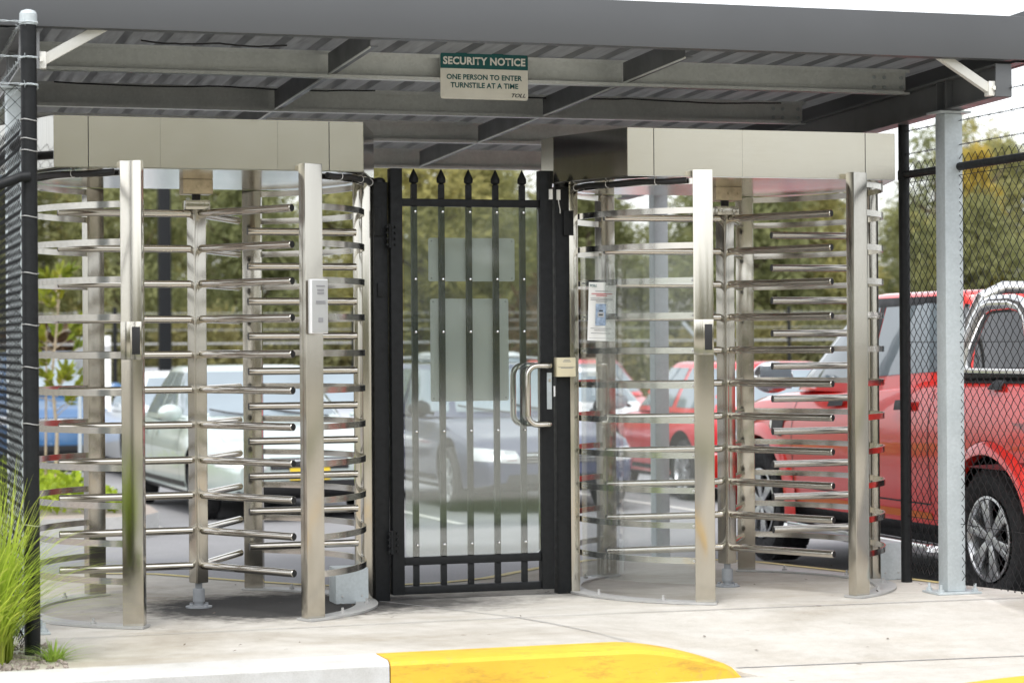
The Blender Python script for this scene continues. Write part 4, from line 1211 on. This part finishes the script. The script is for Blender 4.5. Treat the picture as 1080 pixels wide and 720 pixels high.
# red dual-cab utility, nose away from the road
def ute():
    t = thing('utility_truck', 'red dual cab utility truck with a polished sports bar behind the right fence', 'utility truck', at(5.47, 1.83), UP)
    L, W = 5.3, 1.86; hl = L / 2; fx, rx = 1.61, -1.61; rw = .40; zlo = .34
    deck = [(-hl, 1.33), (-2.2, 1.345), (-.95, 1.32), (.2, 1.26), (1.35, 1.20), (1.7, 1.17), (2.2, 1.10), (hl - .05, .98), (hl, .84)]
    body = lower_body(L, W, deck, zlo, .18, .03, (fx, rx), rw + .085)
    base, roof = (-.98, 1.47, 1.20, W / 2 - .07), (-.88, .54, 1.825, W / 2 - .22)
    merge(body, cabin_shape((base, roof)))
    bmesh.ops.recalc_face_normals(body, faces=body.faces)
    sk = Skin(body)
    obj('body', body, ['red', 'blackplastic'], t, 30)
    for s in ('-y', '+y'):
        for q in ([(-.82, 1.345), (.02, 1.30), (.0, 1.755), (-.77, 1.76)], [(.10, 1.295), (1.13, 1.245), (.55, 1.73), (.08, 1.755)]):
            bm = bmesh.new(); sk.panel(bm, q, s, .004, 10); obj('side_window', bm, 'glass', t, 60)
        bm = bmesh.new()
        sk.panel(bm, [(.03, 1.30), (.09, 1.295), (.07, 1.755), (.01, 1.755)], s, .0052, 6)
        sk.panel(bm, [(-.80, 1.755), (.56, 1.735), (.52, 1.80), (-.78, 1.80)], s, .0052, 8)
        sk.panel(bm, [(1.14, 1.245), (1.24, 1.24), (.60, 1.785), (.53, 1.75)], s, .0052, 8)
        obj('window_trim', bm, 'blackplastic', t, 0)
        bm = bmesh.new()
        for xx in (-.90, .06, 1.06): sk.panel(bm, [(xx - .004, .55), (xx + .004, .55), (xx + .004, 1.24), (xx - .004, 1.24)], s, .0025, 12)
        sk.panel(bm, [(-.90, .545), (1.06, .545), (1.06, .555), (-.90, .555)], s, .0025, 12)
        sk.panel(bm, [(-2.6, 1.29), (-.92, 1.275), (-.92, 1.305), (-2.6, 1.32)], s, .004, 10)
        obj('door_gaps', bm, 'blackplastic', t, 0)
        bm = bmesh.new(); sk.panel(bm, [(-.9, .455), (1.06, .455), (1.06, .50), (-.9, .50)], s, .005, 12); obj('reflector_strip', bm, 'orange', t, 0)
        for xx in (-.70, .26):
            bm = bmesh.new(); sk.panel(bm, [(xx, 1.11), (xx + .22, 1.10), (xx + .22, 1.155), (xx, 1.165)], s, .028, 4)
            obj('door_handle', bm, 'blackplastic', t, 0)
        bm = bmesh.new(); sk.panel(bm, [(-1.72, 1.24), (-1.56, 1.24), (-1.58, 1.285), (-1.70, 1.285)], s, .022, 4); obj('tie_down', bm, 'blackplastic', t, 0)
        bm = bmesh.new(); sk.panel(bm, [(1.22, .88), (1.42, .90), (1.44, 1.03), (1.19, 1.03)], s, .006, 5); vn = obj('fender_vent', bm, 'blackplastic', t, 0)
        bm = bmesh.new(); sk.panel(bm, [(1.21, 1.005), (1.42, 1.005), (1.42, 1.03), (1.20, 1.03)], s, .009, 5); sk.panel(bm, [(1.38, .90), (1.42, .90), (1.435, 1.0), (1.40, 1.0)], s, .009, 5); obj('vent_trim', bm, 'chrome', vn, 0)
    bm = bmesh.new(); sk.panel(bm, [(-.72, 1.26), (.72, 1.26), (.60, 1.77), (-.60, 1.77)], '+x', .005, 12); obj('windscreen', bm, 'glass', t, 60)
    bm = bmesh.new(); sk.panel(bm, [(-.72, 1.36), (.72, 1.36), (.62, 1.75), (-.62, 1.75)], '-x', .005, 12); obj('rear_window', bm, 'glass_dark', t, 60)
    bm = bmesh.new(); box(bm, -hl + .08, -1.02, -.76, .76, 1.30, 1.366, .01); obj('tub_cover', bm, 'blackplastic', t)
    for s in (-1, 1):
        y = s * .80
        bm = bmesh.new()
        tube(bm, [(-1.06, y, 1.35), (-1.14, y * .97, 1.52), (-1.22, y * .94, 1.66), (-1.28, y * .93, 1.72), (-1.38, y * .925, 1.745), (-1.60, y * .925, 1.745), (-1.72, y * .93, 1.72), (-1.80, y * .94, 1.66), (-1.89, y * .97, 1.50), (-1.96, y, 1.36)], .048, 20)
        box(bm, -2.05, -1.0, y - .035, y + .035, 1.338, 1.368, .004)
        obj('sports_bar', bm, 'sbar', t)
        bm = bmesh.new(); tube(bm, [(fx - .45, s * .86, .28), (fx - .55, s * .95, .28), (rx + .55, s * .95, .28), (rx + .48, s * .86, .28)], .038, 10); 
        box(bm, rx + .62, fx - .62, s * .95 - .045, s * .95 + .045, .275, .322, .01)
        obj('side_step', bm, 'sbar', t)
        mirror_part(t, 1.06, s * (W / 2 - .02), 1.27, s, 'sbar', 1.28)
        for ax in (fx, rx):
            wheel(t, ax, s * (W / 2 - .135), rw, .265, s, 6, .60)
            b2 = bmesh.new(); r_ = rw + .09
            arc = [(ax + (r_) * math.cos(R(a)), rw - .01 + r_ * math.sin(R(a))) for a in range(-8, 189, 7)]
            prev = None
            for (ux, uz) in arc:
                d_ = Vector((ux - ax, uz - rw)).normalized()
                q = [b2.verts.new((ux - d_.x * .006, s * (W / 2 - .05), uz - d_.y * .006)), b2.verts.new((ux, s * (W / 2 + .022), uz)), b2.verts.new((ux + d_.x * .045, s * (W / 2 + .018), uz + d_.y * .045)), b2.verts.new((ux + d_.x * .085, s * (W / 2 - .02), uz + d_.y * .085))]
                if prev:
                    for k in range(3): b2.faces.new((prev[k], prev[k + 1], q[k + 1], q[k]))
                prev = q
            obj('arch_flare', b2, 'red', t, 50)
        bm = bmesh.new(); sk.panel(bm, [(s * .62, .80), (s * .90, .80), (s * .90, 1.05), (s * .66, 1.0)], '+x', .006, 6); obj('headlight', bm, 'lens', t, 60)
        bm = bmesh.new(); sk.panel(bm, [(s * .74, .80), (s * .91, .80), (s * .91, 1.12), (s * .74, 1.12)], '-x', .006, 6); obj('tail_light', bm, 'lens_red', t, 60)
    bm = bmesh.new()
    tube(bm, [(-1.12, -.80, 1.36), (-1.15, -.77, 1.64), (-1.18, -.71, 1.78), (-1.20, -.58, 1.84), (-1.20, .58, 1.84), (-1.18, .71, 1.78), (-1.15, .77, 1.64), (-1.12, .80, 1.36)], .038, 18)
    obj('roll_hoop', bm, 'sbar', t)
    bm = bmesh.new(); sk.panel(bm, [(-.55, .72), (.55, .72), (.55, 1.0), (-.55, 1.0)], '+x', .006, 8); obj('grille', bm, 'blackplastic', t, 60)
    bm = bmesh.new(); box(bm, -hl - .10, -hl + .02, -.85, .85, .50, .68, .03); obj('rear_bumper', bm, 'chrome', t)
    bm = bmesh.new(); box(bm, hl - .06, hl + .06, -.86, .86, .44, .70, .04); obj('front_bumper', bm, 'red', t)
    bm = bmesh.new(); tube(bm, [(1.0, -.70, 1.20), (1.0, .0, 1.19)], .012, 6); obj('wiper', bm, 'blackplastic', t)
    bm = bmesh.new(); box(bm, -2.3, 2.2, -.60, .60, .26, .42, .03); obj('chassis', bm, 'blackplastic', t)
    return t
ute()

# ------------------------------------------------------------------ poles
def lamp_post():
    t = thing('lamp_post', 'square black lamp post standing behind the left turnstile', 'lamp post', at(3.66, 24.6))
    bm = bmesh.new(); box(bm, -.095, .095, -.095, .095, .0, 7.5, .01); obj('column', bm, 'black', t)
    bm = bmesh.new(); box(bm, -.2, .2, -.2, .2, .0, .03, .005); obj('base_plate', bm, 'galv', t)
    bm = bmesh.new(); box(bm, -.08, .08, -1.2, .0, 7.5, 7.58, .01); lh = obj('lamp_head', bm, 'black', t)
    bm = bmesh.new(); box(bm, -.06, .06, -1.15, -.6, 7.49, 7.4995); obj('lens', bm, 'lens', lh)
lamp_post()
t = thing('grey_bollard_sign', 'small grey board on a pale post beyond the sapling', 'sign', at(1.66, 18.9))
bm = bmesh.new(); box(bm, -.07, .07, -.02, .02, 1.45, 1.86, .006); obj('board', bm, 'pvc', t)
bm = bmesh.new(); tube(bm, [(0, .04, 0), (0, .04, 1.8)], .025, 8); obj('pole', bm, 'galv', t)
t = thing('marker_post', 'white marker post behind the left post of the left turnstile', 'post', at(2.35, 21.5))
bm = bmesh.new(); box(bm, -.05, .05, -.02, .02, 0, 1.92, .006); obj('stake', bm, 'white', t)
bm = bmesh.new(); box(bm, -.052, .052, -.024, -.0205, 1.70, 1.78, .001); obj('band', bm, 'grey_label', t)

# ------------------------------------------------------------------ plants
def leaf_quad(bm, p, d, n, l, w, mat=0):
    d = d.normalized(); s = d.cross(n)
    if s.length < 1e-4: s = d.orthogonal()
    s.normalize()
    v = [bm.verts.new(p), bm.verts.new(p + d * l * .5 + s * w), bm.verts.new(p + d * l), bm.verts.new(p + d * l * .5 - s * w)]
    f = bm.faces.new(v); f.material_index = mat
def rv(rng): 
    while True:
        v = Vector((rng.uniform(-1, 1), rng.uniform(-1, 1), rng.uniform(-1, 1)))
        if .05 < v.length < 1: return v.normalized()
def crown_mesh(seed, h, rad, nclump, per, l, w, low=.12, droop=.5, mat='crown', open_=.0):
    rng = random.Random(seed); bm = bmesh.new()
    for k in range(nclump):
        u = rng.random() ** .8
        z = h * (low + (1 - low) * u)
        rr = rad * (math.sin(math.pi * min(1, .12 + .88 * u) ** .85) * .85 + .15) * rng.uniform(.75, 1.1)
        a = rng.uniform(0, 2 * math.pi); q = rng.random() ** .5
        c = Vector((rr * q * math.cos(a), rr * q * math.sin(a), z))
        if rng.random() < open_: continue
        cr_ = rad * rng.uniform(.16, .34)
        for i in range(per):
            o = rv(rng) * cr_ * rng.random() ** .6; o.z *= .8
            d = (o.normalized() + Vector((0, 0, -droop + rng.uniform(-.4, .6))) + rv(rng) * .5)
            leaf_quad(bm, c + o, d, rv(rng), l * rng.uniform(.6, 1.3), w * rng.uniform(.7, 1.3))
    return bm
def trunk_mesh(seed, h, r0, limbs=7, rad=1.5):
    rng = random.Random(seed + 99); bm = bmesh.new()
    pts = [Vector((0, 0, 0))]
    for i in range(1, 9): pts.append(Vector((pts[-1].x + rng.uniform(-.07, .07), pts[-1].y + rng.uniform(-.07, .07), h * .92 * i / 8)))
    tube(bm, pts, [r0 * (1 - .85 * i / 8) for i in range(9)], 8)
    for k in range(limbs):
        i = rng.randint(2, 6); p = pts[i]; a = rng.uniform(0, 6.28)
        e = p + Vector((math.cos(a) * rad * .7, math.sin(a) * rad * .7, rng.uniform(.5, 1.3)))
        tube(bm, [p, p.lerp(e, .5) + Vector((0, 0, -.1)), e], [r0 * .42, r0 * .28, r0 * .1], 6)
    return bm
protos = []
for i, (h, rad, nc, per, op) in enumerate(((7.6, 2.1, 150, 95, .0), (6.8, 2.3, 140, 95, .0), (8.4, 1.9, 150, 90, .0), (7.4, 1.6, 52, 52, .0))):
    bm = crown_mesh(11 + i, h, rad, nc, per, .26, .036, .04, .45)
    t = thing('casuarina_tree', 'tree', 'tree')
    obj('crown', bm, 'crown', t, 0); obj('trunk', trunk_mesh(i, h, .15, 8, rad), 'bark', t)
    protos.append(t)
rng = random.Random(5)
used = [False] * 4
spots = []
for i in range(15): spots.append((-5.5 + i * 2.75 + rng.uniform(-.7, .7), 38.5 + rng.uniform(-1.2, 1.5), rng.choice((0, 1, 2)), rng.uniform(.85, 1.05)))
for i in range(14): spots.append((-4.5 + i * 3.1 + rng.uniform(-.8, .8), 44.5 + rng.uniform(-1.5, 1.5), rng.choice((0, 1, 2)), rng.uniform(.9, 1.12)))
# thinner ones at the right where the sky shows between
spots = [q if q[0] < 21.5 else (q[0], q[1], q[2], q[3] * .84) for q in spots]
for x, y, k, s in ((20.6, 40, 1, .92), (22.6, 41, 3, .98), (22.2, 43.5, 0, .80), (25.4, 40, 3, 1.0), (27.4, 42, 3, 1.08)): spots.append((x, y, k, s))
TL = 'olive green feathery tree in the blurred row beyond the car park'
for i, (x, y, k, s) in enumerate(spots):
    if not used[k]: o = protos[k]; used[k] = True
    else: o = copy_tree(protos[k])
    o.location = (x, y, -.72); o.rotation_euler = (0, 0, rng.uniform(0, 6.28)); o.scale = (s * rng.uniform(.9, 1.15), s * rng.uniform(.9, 1.15), s)
    o['label'] = TL; o['category'] = 'tree'; o['group'] = 'trees beyond the car park'
# golden tree at the right
bm = crown_mesh(77, 6.6, .85, 60, 70, .24, .036, .25, .3)
t = thing('golden_tree', 'golden yellow tree rising behind the fence right of the canopy post', 'tree', (25.75, 38.6, -.72))
obj('crown', bm, 'gold', t, 0); obj('trunk', trunk_mesh(8, 5.2, .11, 5, .9), 'bark', t)
# scrub in front of the trees
sp = []
for i, mt in enumerate(('scrub', 'rust_scrub')):
    bm = crown_mesh(40 + i, 2.5, 1.5, 60, 80, .20, .032, .0, .1)
    t = thing('scrub_bush', 'dark scrubby bush at the foot of the trees', 'bush')
    obj('foliage', bm, mt, t, 0); obj('stem', trunk_mesh(30 + i, 2.0, .06, 5, .8), 'bark', t); sp.append(t)
us = [False, False]
for i in range(22):
    k = 1 if i in (4, 9, 10, 15) else 0
    if not us[k]: o = sp[k]; us[k] = True
    else: o = copy_tree(sp[k])
    o.location = (-4.5 + i * 1.75 + rng.uniform(-.4, .4), 34.6 + rng.uniform(-.6, .9), -.72)
    s = rng.uniform(.8, 1.15); o.scale = (s, s, s * rng.uniform(.85, 1.15)); o.rotation_euler = (0, 0, rng.uniform(0, 6.28))
    o['label'] = 'russet brown scrubby bush along the wire boundary fence' if k else 'dark green scrubby bush along the wire boundary fence'
    o['category'] = 'bush'; o['group'] = 'russet bushes along the fence' if k else 'green bushes along the fence'
# hedge trees across the road, seen only in the shiny metal
for i in range(15):
    o = copy_tree(protos[i % 3]); o.location = (-30 + i * 3.4 + rng.uniform(-.6, .6), -50 - 3 * (i % 2), -.72); o.scale = (1.5, 1.5, 1.5)
    o['label'] = 'tree across the road behind the viewer'; o['group'] = 'trees across the road'

# lime ground cover in the island
bm = bmesh.new(); rng = random.Random(3)
for i in range(5200):
    x = rng.uniform(-1.6, .80); y = rng.uniform(8.05, 15.3)
    if rng.random() < .45: y = rng.uniform(8.05, 10.0)
    h = .10 + .16 * (.5 + .5 * math.sin(x * 5.1 + 1.3 * math.sin(y * 2.3)) ) * rng.uniform(.5, 1.2)
    p = Vector((x, y, zg(y) + .18 + h * rng.random() ** .5))
    leaf_quad(bm, p, rv(rng) + Vector((0, 0, .5)), rv(rng), rng.uniform(.06, .12), rng.uniform(.018, .035))
o = obj('ground_cover', bm, 'lime', None, 0); o['kind'] = 'stuff'; o['label'] = 'lime green ground cover plants filling the garden island'; o['category'] = 'ground cover'
# sapling
sx_, sy_ = .73, 13.3
t = thing('sapling', 'young sapling with yellow green leaves in the island at the far left', 'sapling', (sx_, sy_, zg(sy_) + .14))
bm = bmesh.new()
stem = [Vector((.0, 0, 0)), Vector((.02, 0, .6)), Vector((-.03, .02, 1.2)), Vector((.03, 0, 1.8)), Vector((.07, 0, 2.3))]
tube(bm, stem, [.022, .019, .015, .011, .006], 7)
tube(bm, [Vector((-.10, .05, 0)), Vector((-.08, .05, 1.7))], .012, 6)
rng = random.Random(21); tips = []
for k in range(26):
    z = rng.uniform(.75, 2.3); a = rng.uniform(0, 6.28); l = rng.uniform(.18, .46) * (1.25 - z / 3.2)
    b0 = Vector((.02, 0, z)); e = b0 + Vector((math.cos(a) * l, math.sin(a) * l, rng.uniform(.08, .28)))
    tube(bm, [b0, b0.lerp(e, .6), e], [.006, .004, .003], 5); tips += [(b0, e)]
obj('trunk', bm, 'stake', t)
bm = bmesh.new()
for b0, e in tips:
    for i in range(20):
        p = b0.lerp(e, rng.uniform(.45, 1.05)); d = (e - b0).normalized() + rv(rng) * .9 + Vector((0, 0, .35))
        leaf_quad(bm, p, d, rv(rng), rng.uniform(.10, .19), rng.uniform(.018, .03))
obj('crown', bm, 'young', t, 0)
# ornamental grass at the fence corner
def grass_clump(name, label, x, y, n, hmin, hmax, spread, seed):
    rng = random.Random(seed); bm = bmesh.new()
    for i in range(n):
        a = rng.uniform(0, 6.28); rr = spread * .35 * rng.random() ** .5
        p = Vector((rr * math.cos(a), rr * math.sin(a), -.01)); a2 = a + rng.uniform(-.7, .7)
        lean = rng.uniform(.05, 1.0) * spread * 1.8; H_ = rng.uniform(hmin, hmax) * (1 - .22 * lean / (spread * 1.5))
        w = rng.uniform(.0022, .0042); side = Vector((-math.sin(a2), math.cos(a2), 0))
        prev = None
        for k in range(8):
            t_ = k / 7; q = p + Vector((math.cos(a2) * lean * t_ ** 2.0, math.sin(a2) * lean * t_ ** 2.0, H_ * (t_ - .22 * t_ ** 3 * (lean / spread))))
            ww = w * (1 - t_ ** 2.5) + .0003
            v = [bm.verts.new(q - side * ww), bm.verts.new(q + side * ww)]
            if prev: bm.faces.new((prev[0], prev[1], v[1], v[0]))
            prev = v
    o = obj(name, bm, 'blade', None, 0); o.location = (x, y, 0)
    tag(o, label, 'grass'); return o
grass_clump('grass_clump', 'green ornamental grass clump at the foot of the left fence post', -1.18, -1.62, 760, .45, .98, .34, 4)
grass_clump('grass_tuft', 'small low tuft of grass at the slab edge beside the corner post', -.90, -1.72, 90, .05, .14, .10, 9)
grass_clump('grass_clump', 'second ornamental grass clump further left behind the kerb', -1.75, -1.55, 500, .5, .95, .34, 14)
# gravel, leaf litter and loose stones
bm = bmesh.new(); rng = random.Random(8)
for i in range(900):
    x, y = rng.uniform(-1.55, -1.0), rng.uniform(-1.97, -1.2)
    if rng.random() < .12: x = rng.uniform(-1.0, -.86)
    r = rng.uniform(.004, .013); v0 = Vector((x, y, r * .4 if x > -1.08 else r * .4 - .01))
    b2 = bmesh.new(); bmesh.ops.create_icosphere(b2, subdivisions=1, radius=r)
    b2.transform(Matrix.Translation(v0) @ Matrix.Rotation(rng.uniform(0, 6), 4, rv(rng)) @ Matrix.Diagonal((1, rng.uniform(.6, 1.3), .6, 1)))
    for vv in b2.verts: vv.co += rv(rng) * r * .15
    merge(bm, b2)
o = obj('gravel', bm, 'mulch', None, 0); o['kind'] = 'stuff'; o['label'] = 'loose brown gravel around the foot of the left fence'; o['category'] = 'gravel'
bm = bmesh.new()
for i in range(120):
    x, y = rng.uniform(-.8, 4.0), rng.uniform(-1.95, 1.0)
    if rng.random() < .5: x, y = rng.choice(((1.0, -.02), (1.85, -.02), (.75, -.15), (3.8, .0))); x += rng.gauss(0, .12); y += rng.gauss(0, .05)
    p = Vector((x, y, slabz(x, y) + .006)); s = rng.uniform(.004, .011)
    leaf_quad(bm, p, Vector((rng.uniform(-1, 1), rng.uniform(-1, 1), .1)), Vector((0, 0, 1)), s * 2.4, s * .7)
o = obj('leaf_litter', bm, 'bark', None, 0); o['kind'] = 'stuff'; o['label'] = 'scattered bits of leaf litter on the slab'; o['category'] = 'litter'

# ------------------------------------------------------------------ light, sky, camera
SUN_EL, SUN_AZ = R(58), R(215)
w = bpy.data.worlds.new('World'); scene.world = w; w.use_nodes = True
nt = w.node_tree
bg = nt.nodes['Background']
sky = nt.nodes.new('ShaderNodeTexSky'); sky.sky_type = 'NISHITA'; sky.sun_disc = False
sky.sun_elevation = SUN_EL; sky.sun_rotation = SUN_AZ; sky.air_density = 1.0; sky.dust_density = 1.6; sky.ozone_density = 1.0
hs = nt.nodes.new('ShaderNodeHueSaturation'); hs.inputs['Saturation'].default_value = .16; hs.inputs['Value'].default_value = 2.65
nt.links.new(sky.outputs[0], hs.inputs['Color'])
# an overcast sky is brighter overhead than at the horizon
tc = nt.nodes.new('ShaderNodeTexCoord'); sx3 = nt.nodes.new('ShaderNodeSeparateXYZ'); nt.links.new(tc.outputs['Generated'], sx3.inputs[0])
cl = noise(nt, tc.outputs['Generated'], 2.6, 6, .6)
grad = ramp(nt, sx3.outputs['Z'], [(0, .64), (.12, .70), (.5, 1.10), (1, 1.35)])
cloud = ramp(nt, cl, [(.3, .90), (.7, 1.08)])
nt.links.new(mixc(nt, 1.0, mixc(nt, 1.0, hs.outputs[0], grad, 'MULTIPLY'), cloud, 'MULTIPLY'), bg.inputs['Color'])
bg.inputs['Strength'].default_value = .15
sl = bpy.data.lights.new('sun', 'SUN'); sl.energy = 1.5; sl.angle = R(14); sl.color = (1, .96, .90)
so = bpy.data.objects.new('sun', sl); col.objects.link(so)
d = Vector((math.sin(SUN_AZ) * math.cos(SUN_EL), math.cos(SUN_AZ) * math.cos(SUN_EL), math.sin(SUN_EL)))
so.rotation_euler = d.to_track_quat('Z', 'Y').to_euler()

cam = bpy.data.cameras.new('camera'); co = bpy.data.objects.new('camera', cam); col.objects.link(co)
yaw, pitch, roll = -.3045, .0011, -.0070
cam.sensor_width = 36; cam.lens = 36 * 2414.95 / 1080
fwd = Vector((-math.sin(yaw), math.cos(yaw), 0)); rt = Vector((math.cos(yaw), math.sin(yaw), 0)); up = Vector((0, 0, 1))
fwd, up = math.cos(pitch) * fwd + math.sin(pitch) * up, math.cos(pitch) * up - math.sin(pitch) * fwd
rt, up = math.cos(roll) * rt + math.sin(roll) * up, math.cos(roll) * up - math.sin(roll) * rt
mt = Matrix.Identity(4)
for i in range(3): mt[i][0], mt[i][1], mt[i][2] = rt[i], up[i], -fwd[i]
mt.translation = (-1.931, -11.396, 1.3051)
co.matrix_world = mt
cam.clip_end = 3000
cam.dof.use_dof = True; cam.dof.focus_distance = 11.4; cam.dof.aperture_fstop = 3.0
scene.camera = co
scene.view_settings.view_transform = 'Standard'; scene.view_settings.look = 'None'; scene.view_settings.exposure = 0
scene.cycles.max_bounces = 10; scene.cycles.transparent_max_bounces = 16
